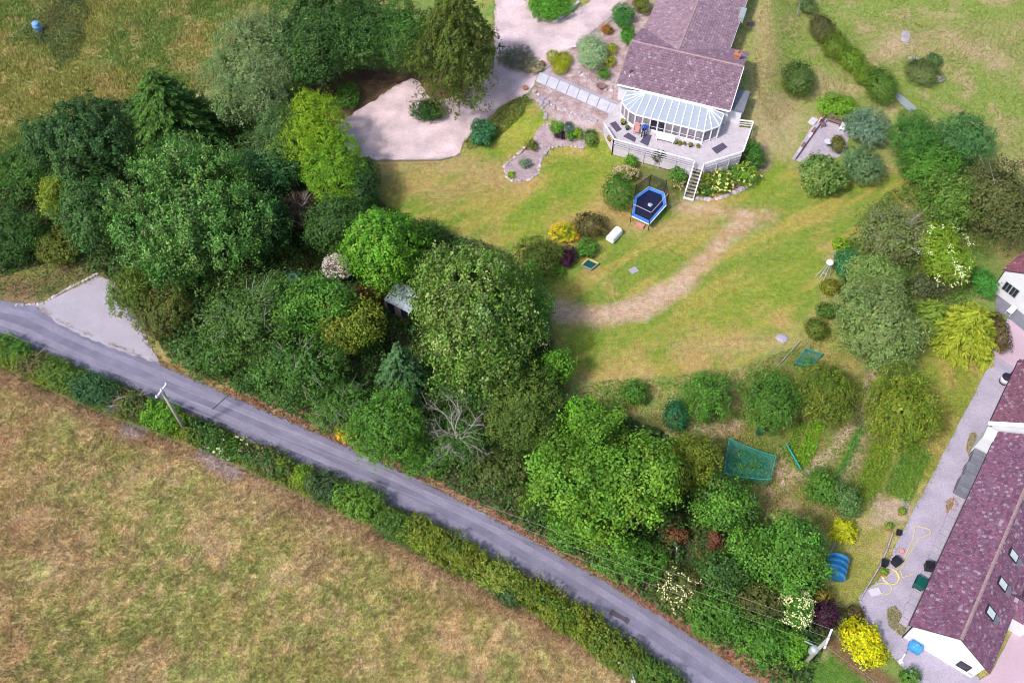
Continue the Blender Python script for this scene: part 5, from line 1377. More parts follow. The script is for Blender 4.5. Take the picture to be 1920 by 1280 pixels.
# person sitting in the white chair: one skinned body
def person():
    b = deck_at(1207, 251); ang = math.atan2(HU[1], HU[0]); F = frame(b, ang)
    root = empty('person', b, 'person in blue top and dark trousers sitting on the deck', 'person')
    J = {'pel': F(0, .1, DZ + .58), 'chest': F(0, .16, DZ + .90), 'neck': F(0, .15, DZ + 1.08), 'head': F(0, .10, DZ + 1.20)}
    def skin(name, chain, m, par=root, sub=2):
        vs = []; ed = []; rd = []
        for pts in chain:
            st = len(vs)
            for i, (p, r) in enumerate(pts):
                vs.append(tuple(np.array(p) - b)); rd.append(r)
                if i: ed.append((st + i - 1, st + i))
        # join coincident roots
        me = bpy.data.meshes.new(name); me.from_pydata(vs, ed, []); o = link(name, me, par, m)
        bm_merge(me)
        md = o.modifiers.new('skin', 'SKIN')
        sk = me.skin_vertices[0].data
        pos = [tuple(round(x, 4) for x in v) for v in vs]
        for i, v in enumerate(me.vertices):
            k = min(range(len(pos)), key=lambda q: sum((pos[q][c] - v.co[c]) ** 2 for c in range(3)))
            sk[i].radius = (rd[k], rd[k])
        sk[0].use_root = True
        s = o.modifiers.new('sub', 'SUBSURF'); s.levels = sub; s.render_levels = sub
        return o
    def bm_merge(me):
        import bmesh
        bm = bmesh.new(); bm.from_mesh(me)
        bmesh.ops.remove_doubles(bm, verts=bm.verts, dist=.002)
        if not bm.verts.layers.skin: bm.verts.layers.skin.verify()
        bm.to_mesh(me); bm.free()
    pel, che, nec = J['pel'], J['chest'], J['neck']
    chain = [[(pel, .15), ((pel + che) / 2, .15), (che, .155), (nec, .06), (J['head'] - (0, 0, .02), .05)]]
    for s in (-1, 1):
        sh = F(.19 * s, .16, DZ + 1.0)
        chain.append([(che, .155), (sh, .065), (F(.27 * s, .08, DZ + .76), .05), (F(.2 * s, -.18, DZ + .70), .04), (F(.17 * s, -.26, DZ + .69), .03)])
    skin('body', chain, M['bluecloth'])
    leg = []
    for s in (-1, 1):
        leg.append([(pel, .14), (F(.1 * s, .02, DZ + .55), .10), (F(.12 * s, -.40, DZ + .54), .075), (F(.11 * s, -.44, DZ + .12), .05), (F(.12 * s, -.46, DZ + .06), .05), (F(.13 * s, -.62, DZ + .045), .04)])
    skin('trousers', leg, M['darkcloth'])
    mb = MB(); c = J['head'] + (0, 0, .06)
    mb.lathe(c - (0, 0, .12), [(.03, 0), (.065, .03), (.085, .10), (.09, .15), (.075, .20), (.03, .235)], 12)
    mb.bar(c + F(0, -.08, 0) - F(0, 0, 0), c + F(0, -.115, -.02) - F(0, 0, 0), .03, .04)
    mb.build('head', M['skin'], root, smooth=True)
    mb = MB(); mb.lathe(c + (F(0, .015, 0) - F(0, 0, 0)) - (0, 0, .03), [(.095, 0), (.10, .06), (.085, .125), (.03, .16)], 12); mb.build('hair', M['hair'], root, smooth=True)
    for s in (-1, 1):
        h0 = F(.17 * s, -.26, DZ + .69)
        ch = [[(h0, .028), (F(.165 * s, -.33, DZ + .685), .03)]]
        for k in range(4):
            ch.append([(F(.165 * s, -.33, DZ + .685), .03), (F((.14 + .018 * k) * s, -.38, DZ + .685), .010), (F((.142 + .016 * k) * s, -.42 + .008 * abs(k - 1.5), DZ + .668), .009)])
        ch.append([(F(.165 * s, -.33, DZ + .685), .03), (F(.125 * s, -.34, DZ + .68), .011), (F(.118 * s, -.37, DZ + .67), .009)])
        skin('hand', ch, M['skin'], sub=1)
person()

# ------------------------------------------------------------------ neighbour's long steading
NE = np.array((27.95, 20.14)); NU = (.5709, .8210)
NF0 = frame(NE, u=NU)
def NF(a, b, z): return NF0(a, -b, z)          # b grows to the right (towards the forecourt)
NPAL = [(.17, .07, .115), (.205, .085, .14), (.14, .06, .105), (.165, .09, .145)]
st = empty('long_cottage', NF(9, 2.8, 0), 'long low white cottage with mottled maroon tiled roof, bottom right', 'house')
rfl = gable_block(st, NF, 0, 18.75, 0, 5.66, -.1, 2.5, 4.65, M['render'], ov=.3, tw=.22, th=.24, seed=21, light=.05, pal=NPAL, bov=.14)
for b, nme in ((-.04, 'gutter'), (5.70, 'gutter')):
    mb = MB(); mb.bar(NF(0, b, 2.44), NF(18.7, b, 2.44), .10, .09); mb.build(nme, M['gutter'], st)
for b0, z0, b1, z1 in ((.02, 2.45, 2.83, 4.58), (5.64, 2.45, 2.83, 4.58)):
    mb = MB(); mb.bar(NF(.04, b0, z0), NF(.04, b1, z1), .06, .10); mb.build('verge_trim', M['gutter'], st)
mb = MB(); mb.bar(NF(.08, .18, 2.4), NF(.08, .3, .0), .08); mb.build('downpipe', M['gutter'], st)
# gable window and plate
mb = MB(); mb.box(NF, .075, .135, 4.05, 4.75, .75, 1.55); w = mb.build('window', M['glassdark'], st)
mb = MB()
for b0, b1, z0, z1 in ((4.0, 4.8, .70, .75), (4.0, 4.8, 1.55, 1.6), (4.0, 4.05, .75, 1.55), (4.75, 4.8, .75, 1.55)): mb.box(NF, .05, .138, b0, b1, z0, z1)
mb.build('frame', M['gutter'], w)
mb = MB(); mb.box(NF, .08, .138, 4.95, 5.25, .55, .65); mb.build('wall_vent', M['metal'], st)
# roof lights on the right slope
def on_slope(a, t): return NF(a, 5.66 - 2.83 * t, 2.5 + 2.15 * t)
nrm_r = np.cross(on_slope(1, 0) - on_slope(0, 0), on_slope(0, 1) - on_slope(0, 0)); nrm_r /= np.linalg.norm(nrm_r)
if nrm_r[2] < 0: nrm_r = -nrm_r
for a, t in ((3.35, .60), (5.85, .60), (8.35, .62)):
    da, dt = .34, .145
    P = [on_slope(a - da, t - dt), on_slope(a + da, t - dt), on_slope(a + da, t + dt), on_slope(a - da, t + dt)]
    mb = MB(); mb.hexa([p for p in P] + [p + nrm_r * .16 for p in P]); f = mb.build('skylight', M['gutter'], rfl)
    c = sum(P) / 4
    Q = [c + (p - c) * .78 for p in P]
    mb = MB(); mb.hexa([p + nrm_r * .15 for p in Q] + [p + nrm_r * .175 for p in Q]); mb.build('skylight_pane', M['skyglass'], rfl)
    P = [on_slope(a - da, t - dt - .16), on_slope(a + da, t - dt - .16), on_slope(a + da, t - dt - .01), on_slope(a - da, t - dt - .01)]
    mb = MB(); mb.hexa([p + nrm_r * .055 for p in P] + [p + nrm_r * .085 for p in P]); mb.build('flashing', M['slate'], rfl)
# entrance porch on the courtyard side
mb = MB()
Fp = NF
mb.add([Fp(5.0, 5.5, 0), Fp(6.8, 5.5, 0), Fp(6.8, 7.3, 0), Fp(5.0, 7.3, 0), Fp(5.0, 5.5, 2.2), Fp(6.8, 5.5, 2.2), Fp(6.8, 7.3, 2.2), Fp(5.0, 7.3, 2.2), Fp(5.9, 7.3, 3.0), Fp(5.9, 4.6, 3.0)],
       [(0, 1, 5, 4), (1, 2, 6, 5), (2, 3, 7, 8, 6), (3, 0, 4, 7)]); mb.build('porch_wall', M['render'], st)
for sgn in (-1, 1):
    mb = MB(); tile_slope(Fp(5.9 + sgn * 1.05, 7.45, 2.1), Fp(5.9 + sgn * 1.05, 4.6, 2.1), Fp(5.9, 4.3, 3.1), Fp(5.9, 7.45, 3.1), .3, .29, 'roof_tiles', rfl, NPAL, .1, 40 + sgn)
    mb.bar(Fp(5.9 + sgn * 1.06, 7.47, 2.05), Fp(5.9, 7.47, 3.05), .07, .16); mb.build('bargeboard', M['white'], st)
mb = MB(); mb.box(Fp, 5.5, 6.3, 7.27, 7.33, 0, 2.0); mb.build('door', M['gutter'], st)
# aerial knob on the ridge, pale repair spots on the slope
ah = NF(13.6, 2.83, 4.7); mb = MB(); mb.lathe(ah, [(.1, 0), (.12, .2), (.05, .35)], 8); mb.build('ridge_vent', M['white'], rfl)

# second, taller block behind it with white coping
st2 = empty('tall_cottage', NF(22.4, 2.4, 0), 'taller cottage block with maroon roof and white gable coping behind the long cottage', 'house')
rf2 = gable_block(st2, NF, 18.85, 26.1, -.86, 6.1, -.1, 2.95, 5.9, M['render'], ov=.28, tw=.22, th=.24, seed=33, light=.05, pal=[(.17, .068, .098), (.20, .08, .115), (.145, .06, .09)], bov=.1)
for b0, z0, b1, z1 in ((-.95, 2.88, 2.62, 5.95), (6.2, 2.88, 2.62, 5.95)):
    mb = MB(); mb.bar(NF(18.78, b0, z0), NF(18.78, b1, z1), .26, .22); mb.build('coping', M['white'], st2)
mb = MB(); mb.bar(NF(18.9, -.92, 2.86), NF(26.0, -.92, 2.86), .10, .09); mb.build('gutter', M['gutter'], st2)
mb = MB(); mb.bar(NF(25.9, -.72, 2.85), NF(25.9, -.75, 0), .08); mb.build('downpipe', M['gutter'], st2)
mb = MB(); mb.box(NF, 17.6, 18.74, -.85, .25, -.05, 2.55); mb.build('end_wall', M['render'], st2)

# third: white cottage with window at the right edge
C0 = np.array((43.75, 51.45)); CF0 = frame(C0, u=(.79, .613))
def CF(a, b, z): return CF0(a, -b, z)
st3 = empty('white_cottage', CF(5, 3.5, 0), 'white gabled cottage with twin-pane window at the right edge', 'house')
gable_block(st3, CF, -.12, 14, -.25, 7.2, -.1, 2.9, 5.6, M['render'], ov=.25, tw=.22, th=.24, seed=44, light=.05, pal=[(.20, .06, .085), (.24, .075, .10), (.17, .06, .085)], bov=.12)
for k in range(2):
    b0 = .62 + k * .72
    mb = MB(); mb.box(CF, -.035, .02, b0, b0 + .6, 1.0, 2.0); w = mb.build('window', M['glassdark'], st3)
    mb = MB()
    for q0, q1, z0, z1 in ((b0 - .06, b0 + .66, .94, 1.0), (b0 - .06, b0 + .66, 2.0, 2.06), (b0 - .06, b0, 1.0, 2.0), (b0 + .6, b0 + .66, 1.0, 2.0), (b0 + .28, b0 + .32, 1.0, 2.0)): mb.box(CF, -.06, .02, q0, q1, z0, z1)
    mb.build('frame', M['metal'], w)
mb = MB(); mb.bar(CF(-.05, -.05, 2.8), CF(-.05, -.02, 0), .07); mb.build('downpipe', M['gutter'], st3)

# stone trough border along the long cottage, slabs by slab
def stone_run(root, a0, a1, b0, b1, h, n, m, name):
    r = random.Random(n)
    for i in range(n):
        x0 = a0 + (a1 - a0) * i / n; x1 = a0 + (a1 - a0) * (i + 1) / n - .03
        mb = MB(); mb.box(NF, x0, x1, b0 + r.uniform(-.07, .07), b1, 0, h + r.uniform(-.05, .05)); mb.build(name, m, root)
tr = empty('slate_lean_to', NF(15.6, -.45, 0), 'grey slate-topped lean-to along the long cottage wall', 'lean-to')
stone_run(tr, 13.2, 17.5, -.75, .22, .95, 9, M['slate'], 'slate')
bd = empty('gravel_border', NF(8, -.1, 0), 'pale stone-edged border along the long cottage wall', 'border')
stone_run(bd, .9, 12.9, -.38, .25, .16, 20, M['gravel2'], 'edging_stone')

# dry grass islands in the drive
for pts, lab in (([(1662, 1140), (1678, 1135), (1695, 1160), (1700, 1195), (1685, 1190), (1664, 1172)], 'dry grass patch by the long cottage corner'),
                 ([(1817, 812), (1832, 810), (1832, 840), (1818, 862), (1810, 840)], 'dry grass tuft by the slate lean-to'),
                 ([(1772, 940), (1788, 932), (1797, 945), (1788, 962), (1774, 966)], 'rusty dry grass tuft on the drive near the lean-to')):
    x, y = scatter(pts, 420); n = len(x)
    rusty = 'rusty' in lab
    c = (np.array((.34, .19, .09)) if rusty else np.array((.24, .21, .08))) * rng.uniform(.7, 1.3, n)[:, None]
    L = .16 * rng.uniform(.6, 1.4, n)
    o = link('grass_patch', leaf_mesh('grass_patch', np.column_stack([x, y, Z(x, y) + rng.uniform(.03, .16, n)]), np.array((0, 0, 1.)) + rng.normal(size=(n, 3)) * .5, L, L * .22, c), None, M['leaf'])
    tag(o, lab, 'grass', kind='stuff')

# ------------------------------------------------------------------ things round the neighbour's drive
def ribbed_tank(px, py, R, ln, ang, m, label, nrib=4):
    b = gz(px, py); root = empty('plastic_tank', b, label, 'tank')
    mb = MB(); prof = [(R * .55, -ln / 2), (R * .9, -ln / 2 + .06), (R, -ln / 2 + .15), (R, ln / 2 - .15), (R * .9, ln / 2 - .06), (R * .55, ln / 2)]
    mb.lathe(b + (0, 0, R + .05), prof, 18, 'x', ang); body = mb.build('tank_body', m, root, smooth=True)
    for i in range(nrib):
        t = -ln / 2 + .2 + (ln - .4) * i / (nrib - 1)
        mb = MB(); mb.lathe(b + (0, 0, R + .05), [(R * .98, t - .11), (R * 1.09, t - .08), (R * 1.09, t + .08), (R * .98, t + .11)], 18, 'x', ang); mb.build('rib', M['ribblue'], body)
    F = frame(b, ang)
    for s in (-1, 1):
        mb = MB(); mb.box(F, s * ln * .3 - .08, s * ln * .3 + .08, -R * .8, R * .8, 0, .16); mb.build('cradle', M['wood'], root)
    mb = MB(); mb.lathe(b + (0, 0, 2 * R + .04), [(.16, 0), (.16, .07), (.05, .08)], 10); mb.build('lid', m, root)
ribbed_tank(1563, 1070, .74, 1.8, math.radians(68), M['blue'], 'deep blue ribbed plastic tank lying on the grass', 4)
def bin_(px, py, w, d, h, ang, m, label, lid=None, dz=0.0):
    b = gz(px, py); F = frame(b, ang)
    root = empty('bin', b, label, 'bin')
    mb = MB(); k = .86
    mb.hexa([F(-w * k / 2, -d * k / 2, b[2]), F(w * k / 2, -d * k / 2, b[2]), F(w * k / 2, d * k / 2, b[2]), F(-w * k / 2, d * k / 2, b[2]),
             F(-w / 2, -d / 2, b[2] + h), F(w / 2, -d / 2, b[2] + h), F(w / 2, d / 2, b[2] + h), F(-w / 2, d / 2, b[2] + h)]); mb.build('body', m, root)
    mb = MB()
    mb.hexa([F(-w * .54, -d * .54, b[2] + h), F(w * .54, -d * .54, b[2] + h), F(w * .54, d * .54, b[2] + h), F(-w * .54, d * .54, b[2] + h),
             F(-w * .46, -d * .46, b[2] + h + .09), F(w * .46, -d * .46, b[2] + h + .09), F(w * .46, d * .46, b[2] + h + .09), F(-w * .46, d * .46, b[2] + h + .09)])
    mb.build('lid', lid or m, root)
    mb = MB(); mb.bar(F(-w * .4, d * .57, b[2] + h + .02), F(w * .4, d * .57, b[2] + h + .02), .05); mb.build('handle', M['black'], root)
nang = math.atan2(NU[1], NU[0])
bin_(1720, 1098, .85, .75, .85, nang, M['greenbin'], 'dark green lidded bin against the long cottage')
bin_(1738, 1066, .62, .6, .8, nang + .4, M['black'], 'black bin against the cottage wall above the green bin')
bin_(1678, 1056, .6, .6, .6, nang - .3, M['black'], 'black bin across the drive by the coiled hose')
bin_(1656, 1058, .45, .45, .5, nang + .2, M['black'], 'small black tub beside the hose at the grass edge')
bin_(1684, 1000, .4, .35, .3, nang + .3, M['black'], 'small square black planter at the drive edge')
ribbed_tank(1712, 1216, .40, .95, nang - 1.55, M['paleblue'], 'bright blue barrel lying at the white gable', 3)
def round_bin(px, py, label):
    b = gz(px, py); root = empty('round_bin', b, label, 'bin')
    mb = MB(); mb.lathe(b, [(.36, 0), (.42, .12), (.42, .2)], 16); mb.build('base', M['black'], root)
    mb = MB(); mb.lathe(b, [(.40, .2), (.40, .75), (.38, .78)], 16); mb.build('body', M['white'], root, smooth=True)
    mb = MB(); mb.lathe(b, [(.42, .785), (.42, .84), (.25, .95), (.05, .97)], 16); mb.build('lid', M['darkcloth'], root)
round_bin(1881, 716, 'white round bin with dark lid beside the tall cottage')
# hose
hp = []
cc = gz(1668, 1082)
for i in range(64):
    a = i / 64 * 2 * math.pi * 3.6; R = .62 + .10 * math.sin(i * .37)
    hp.append(np.array((cc[0] + R * math.cos(a), cc[1] + R * math.sin(a), .06 + .02 * (i / 16))))
hp += [gz(*p) + (0, 0, .06) for p in [(1685, 1065), (1695, 1045), (1712, 1010), (1716, 985), (1742, 992), (1745, 1000), (1722, 1010), (1700, 1045), (1688, 1070), (1692, 1083), (1706, 1078), (1716, 1072)]]
# smooth
H2 = []
for i in range(len(hp) - 1):
    for t in (0, .5): H2.append(hp[i] * (1 - t) + hp[i + 1] * t)
mb = MB(); mb.tube(H2, .035, 5); mb.thing('garden_hose', M['hose'], 'pale yellow garden hose, coiled then trailing over the drive', 'hose', base=cc)
h3 = []
cc = gz(1658, 1103)
for i in range(40):
    a = i / 40 * 2 * math.pi * 1.8 + 1; h3.append(np.array((cc[0] + (.6 + .1 * math.sin(i * .3)) * math.cos(a), cc[1] + (.42) * math.sin(a), .06)))
mb = MB(); mb.tube(h3, .032, 5); mb.thing('garden_hose', M['hose'], 'second loose loop of pale hose below the coil', 'hose', base=cc)
bwall = empty('low_wall', gz(1640, 1090), 'low pale wall edging the grass beside the drive', 'wall')
wp = [gz(*p) for p in [(1612, 1122), (1630, 1092), (1648, 1062), (1662, 1030), (1672, 1000)]]
for p, q in zip(wp[:-1], wp[1:]):
    n = 3
    for k in range(n):
        mb = MB(); a = p + (q - p) * (k / n) ; b = p + (q - p) * ((k + .96) / n); mb.bar(a + (0, 0, .15), b + (0, 0, .15), .10, .3); mb.build('block', M['stone'], bwall)
st_ = gz(1640, 1110); mb = MB(); mb.box(frame(st_, nang - .7), -.42, .42, -.28, .28, .03, .12); mb.thing('door_slab', M['slab'], 'pale rectangular slab by the hose on the drive', 'slab')
for i, (x, y, l) in enumerate(((1688, 962, 'leafy pot at the upper end of the drive edge'), (1664, 990, 'leafy pot by the square black planter'), (1654, 1075, 'leafy pot inside the hose coil'))):
    pot(x, y, .3, .35, M['terracotta'], l, None, [(.1, .22, .03), (.15, .28, .04)])
bb = gz(1690, 1034); mb = MB(); mb.lathe(bb, [(.18, 0), (.2, .2), (.16, .24), (.02, .25)], 12); mb.thing('bucket', M['pink'], 'pink bucket beside the black bin on the drive', 'bucket')
pl = gz(1688, 1240); mb = MB(); mb.tube([pl, pl + (.1, .3, .9)], [.05, .05], 7); mb.box(frame(pl, .3), -.15, .15, -.15, .15, .03, .1); mb.thing('white_post', M['white'], 'short white post on the drive below the blue bin', 'post')
bb = gz(1872, 606); Fs = frame(bb, .3)
chr_ = empty('plastic_chair', bb, 'white plastic chair in front of the white cottage', 'chair')
bx = gz(1891, 588)
mb = MB(); mb.box(frame(bx, -.9), -.25, .25, -.25, .25, .40, .46); mb.build('seat', M['white'], chr_)
mb = MB(); mb.box(frame(bx, -.9), -.25, .25, .25, .29, .44, .95); mb.build('backrest', M['white'], chr_)
for x in (-.22, .22):
    for y in (-.22, .22):
        mb = MB(); mb.bar(frame(bx, -.9)(x, y, .03), frame(bx, -.9)(x, y, .42), .04); mb.build('leg', M['white'], chr_)
tf = [(1868, 548), (1925, 588), (1925, 625), (1895, 600), (1866, 580)]
sheet('cottage_terrace', tf, .045, M['slate'], .02)

# ------------------------------------------------------------------ trampoline
tc = [G(*p, .85) for p in [(1217, 351), (1245, 362), (1249, 385), (1217, 421), (1184, 405), (1190, 370)]]
cen = sum(tc) / 6
tb = cen * (1, 1, 0)
tramp = empty('trampoline', tb, 'six-sided trampoline with blue pads and black safety net on the lawn', 'trampoline')
inn = [cen + (p - cen) * .83 for p in tc]
mb = MB(); mb.prism([tuple(p[:2]) for p in [cen + (p - cen) * .85 for p in tc]], .80, .82); mb.build('jumping_mat', M['navy'], tramp)
for i in range(6):
    a, b = tc[i], tc[(i + 1) % 6]; c, d = inn[(i + 1) % 6], inn[i]
    mb = MB(); up = np.array((0, 0, .06))
    g = (b - a) * .006
    mb.hexa([a + g, b - g, c - g, d + g, a + g + up, b - g + up, c - g + up, d + g + up]); pad = mb.build('pad', M['bluepad'], tramp)
    mb = MB(); o1 = cen + (a - cen) * 1.015; o2 = cen + (b - cen) * 1.015
    mb.bar(o1 + (0, 0, .03), o2 + (0, 0, .03), .07, .08); mb.build('pad_edge', M['white'], pad)
    pp = cen + (a - cen) * 1.02
    mb = MB(); mb.tube([pp * (1, 1, 0), pp + (0, 0, 1.75)], .035, 7); mb.build('net_pole', M['black'], tramp)
    mb = MB(); q1 = a + (0, 0, .08); q2 = b + (0, 0, .08)
    mb.add([q1, q2, q2 + (0, 0, 1.6), q1 + (0, 0, 1.6)], [(0, 1, 2, 3)])
    mb.build('net_panel', M['netdark'] if i in (0, 1, 5) else M['netthin'], tramp)
    mb = MB(); mb.tube([a + (0, 0, 1.68), b + (0, 0, 1.68)], .022, 6); mb.build('net_rail', M['decktrim' if i in (2, 3) else 'black'], tramp)
mb = MB(); wb = cen + (0.1, -.1, -.03); mb.add([wb + (-.25, -.1, .01), wb + (0, -.3, .01), wb + (.28, .02, .012), wb + (.1, .25, .012), wb + (-.2, .2, .01), wb + (0, 0, .14)], [(0, 1, 5), (1, 2, 5), (2, 3, 5), (3, 4, 5), (4, 0, 5), (4, 3, 2, 1, 0)])
mb.thing('cloth', M['polyc'], 'crumpled pale cloth lying on the trampoline mat', 'cloth')
tb2 = gz(1200, 424); mb = MB(); mb.box(frame(tb2, -.5), -.4, .4, -.2, .2, 0, .25); mb.box(frame(tb2, -.5), -.4, .4, .2, .3, 0, .14); mb.thing('step', M['pink'], 'pinkish step at the near side of the trampoline', 'step')

# ------------------------------------------------------------------ lawn things
def rounded_box(px, py, w, d, h, ang, m, name, label, cat):
    b = gz(px, py); F = frame(b, ang)
    root = empty(name, b, label, cat)
    mb = MB(); n = 8
    vs = []
    for s in (-1, 1):
        for k in range(n + 1):
            a = math.pi * k / n
            vs.append(F(s * w / 2, -math.cos(a) * d / 2, b[2] + .12 + h * .55 + math.sin(a) * h * .45))
        vs.append(F(s * w / 2, d / 2, b[2] + .12)); vs.append(F(s * w / 2, -d / 2, b[2] + .12))
    m_ = n + 3
    mb.add(vs, [tuple(range(m_ - 1, -1, -1)), tuple(range(m_, 2 * m_))] + [(i, (i + 1) % m_, m_ + (i + 1) % m_, m_ + i) for i in range(m_)])
    mb.build('body', m, root)
    for s in (-1, 1):
        mb = MB(); mb.box(F, s * w * .38 - .05, s * w * .38 + .05, -d * .45, d * .45, b[2], b[2] + .13); mb.build('foot', M['black'], root)
rounded_box(1151, 446, 1.5, .85, .75, math.radians(52), M['white'], 'storage_tank', 'white rounded oil-tank-like box on the lawn below the trampoline', 'tank')
cf = empty('cold_frame', gz(1105, 497), 'small pale timber cold frame with dark contents on the lawn', 'cold frame')
cfp = [gz(*p) for p in [(1090, 500), (1103, 488), (1122, 497), (1108, 508)]]
for i in range(4):
    mb = MB(); mb.bar(cfp[i] + (0, 0, .15), cfp[(i + 1) % 4] + (0, 0, .15), .1, .3); mb.build('side_board', M['hose'] if i < 2 else M['wood'], cf)
mb = MB(); mb.prism([tuple(p[:2]) for p in cfp], .05, .12); mb.build('soil', M['greenbin'], cf)
hs = gz(1188, 507); mb = MB(); mb.box(frame(hs, .55), -.38, .38, -.32, .32, -.02, .05); mb.box(frame(hs, .55), -.3, .3, -.25, .25, .05, .06); mb.thing('manhole_cover', M['concrete'], 'pale square manhole cover set in the lawn', 'manhole cover')
# rotary frame with white top
rb = gz(1540, 522)
rot = empty('clothes_frame', rb, 'metal garden frame with white top and slanting poles on the lawn edge', 'clothes frame')
tp = rb + np.array((.45, .55, 1.7))
for i, (x, y) in enumerate(((-.35, -.2), (.05, -.45), (-.5, .2), (.75, .15), (.5, .8))):
    mb = MB(); mb.tube([rb + (x, y, 0), tp + (x * .25, y * .25, 0)], [.035, .03], 6); mb.build('pole', M['metal'], rot)
mb = MB(); mb.lathe(tp - (0, 0, .12), [(.30, 0), (.36, .08), (.3, .2), (.15, .32), (.02, .36)], 14); mb.build('white_hood', M['white'], rot, smooth=True)
for z in (.35, .8):
    t = z / 1.7
    mb = MB(); mb.tube([rb + (-.35 + t * .5, -.2 + t * .6, z), rb + (.05 + t * .35, -.45 + t * .65, z)], .02, 5); mb.build('crossbar', M['metal'], rot)
# slatted bench-like gate in the right meadow
sg = empty('slatted_gate', gz(1695, 196), 'pale blue-grey slatted gate panel lying beside the shrub row', 'gate')
c4 = [gz(*p) + (0, 0, .25) for p in [(1672, 183), (1684, 177), (1718, 207), (1704, 214)]]
for k in range(6):
    t = (k + .5) / 6
    mb = MB(); mb.bar(c4[0] * (1 - t) + c4[1] * t, c4[3] * (1 - t) + c4[2] * t, .11, .05); mb.build('slat', M['metal'], sg)
for s in (.03, .5, .97):
    mb = MB(); mb.bar((c4[0] * (1 - s) + c4[3] * s) - (0, 0, .06), (c4[1] * (1 - s) + c4[2] * s) - (0, 0, .06), .09, .06); mb.build('crosspiece', M['metal'], sg)
for p in (0, 1, 2, 3):
    mb = MB(); mb.bar(c4[p] - (0, 0, .3), c4[p] - (0, 0, .05), .07); mb.build('leg', M['metal'], sg)
# meadow slabs and boulders
def boulder(px, py, r, label, sq=.6, m=None):
    b = gz(px, py); rr = random.Random(int(px + py))
    mb = MB(); n = 8; prof = [(.75, 0), (1.0, .25), (.85, .6), (.45, .85)]
    vs = []
    for i, (q, h) in enumerate(prof):
        for k in range(n):
            a = 2 * math.pi * k / n
            s = q * r * rr.uniform(.8, 1.15)
            vs.append(b + (s * math.cos(a), s * math.sin(a) * .85, h * r * sq * rr.uniform(.9, 1.1) - .03))
    mb.add(vs, [(i * n + k, i * n + (k + 1) % n, (i + 1) * n + (k + 1) % n, (i + 1) * n + k) for i in range(3) for k in range(n)] + [tuple(range(3 * n, 4 * n))])
    return mb.thing('boulder', m or M['stone'], label, 'rock', base=b)
mb = MB(); sp = gz(1697, 70); mb.box(frame(sp, 1.25), -1.0, 1.0, -.45, .45, -.05, .14); mb.thing('stone_slab', M['stone'], 'long flat stone slab lying in the right meadow', 'slab')
boulder(1712, 112, .6, 'pinkish boulder above the heather mound in the meadow')
boulder(1762, 150, .65, 'pale boulder at the right end of the heather mound', .8)
boulder(1466, 634, .55, 'pale pink boulder on the bottom edge of the lawn', .4, M['gravel2'])
boulder(1408, 46, .55, 'flat round stone by the bungalow\'s right side', .2, M['brick'])
wp0 = gz(1494, 30); wpo = MB(); wpo.tube([wp0, wp0 + (-.05, .1, 1.5)], [.06, .05], 7); wpo.tube([wp0 + (.25, 0, 0), wp0 + (-.03, .08, 1.2)], [.04, .03], 6); wpo.thing('white_post', M['metal'], 'white leaning post at the top edge of the right meadow', 'post')
bl = gz(75, 62); Fq = frame(bl, .2)
bd_ = empty('blue_drum', bl, 'blue plastic drum standing in the top left meadow', 'drum')
mb = MB(); mb.lathe(bl, [(.36, 0), (.42, .1), (.42, 1.3), (.36, 1.4)], 14); mb.build('drum_body', M['drumblue'], bd_, smooth=True)
for z in (.45, .95):
    mb = MB(); mb.lathe(bl, [(.42, z - .05), (.46, z), (.42, z + .05)], 14); mb.build('hoop', M['drumblue'], bd_)
cover('nettles', 'dark nettle patch around the blue drum in the meadow', [(20, 80), (50, 50), (90, 10), (150, -20), (170, 30), (150, 110), (110, 130), (80, 90)], 90, 1.1, [(.035, .06, .025), (.055, .085, .035), (.08, .10, .04)], leaf=.2, hmin=.4, cat='nettles', edge=1.0)

# ------------------------------------------------------------------ little hidden shed
sh = gz(752, 592); SF = frame(sh, math.radians(-32))
shed = empty('garden_shed', sh, 'small shed with pale blue sheet roof half hidden by trees', 'shed')
mb = MB(); mb.box(SF, -1.25, 1.25, -.1, .1 + 1.5, 0, 1.75); mb.build('wall', M['darkcloth'], shed)
for k in range(6):
    mb = MB(); x0 = -1.4 + k * .47; mb.hexa([SF(x0, -.35, 1.76), SF(x0 + .45, -.35, 1.76), SF(x0 + .45, 1.75, 2.25), SF(x0, 1.75, 2.25), SF(x0, -.35, 1.82), SF(x0 + .45, -.35, 1.82), SF(x0 + .45, 1.75, 2.31), SF(x0, 1.75, 2.31)]); mb.build('roof_sheet', M['polyc'], shed)
mb = MB(); mb.box(SF, -1.55, -1.30, -.2, 1.6, 0, 1.6); mb.build('side_boards', M['wood'], shed)
mb = MB(); mb.box(SF, -.5, .2, -.16, -.11, .05, 1.5); mb.build('door', M['wood'], shed)

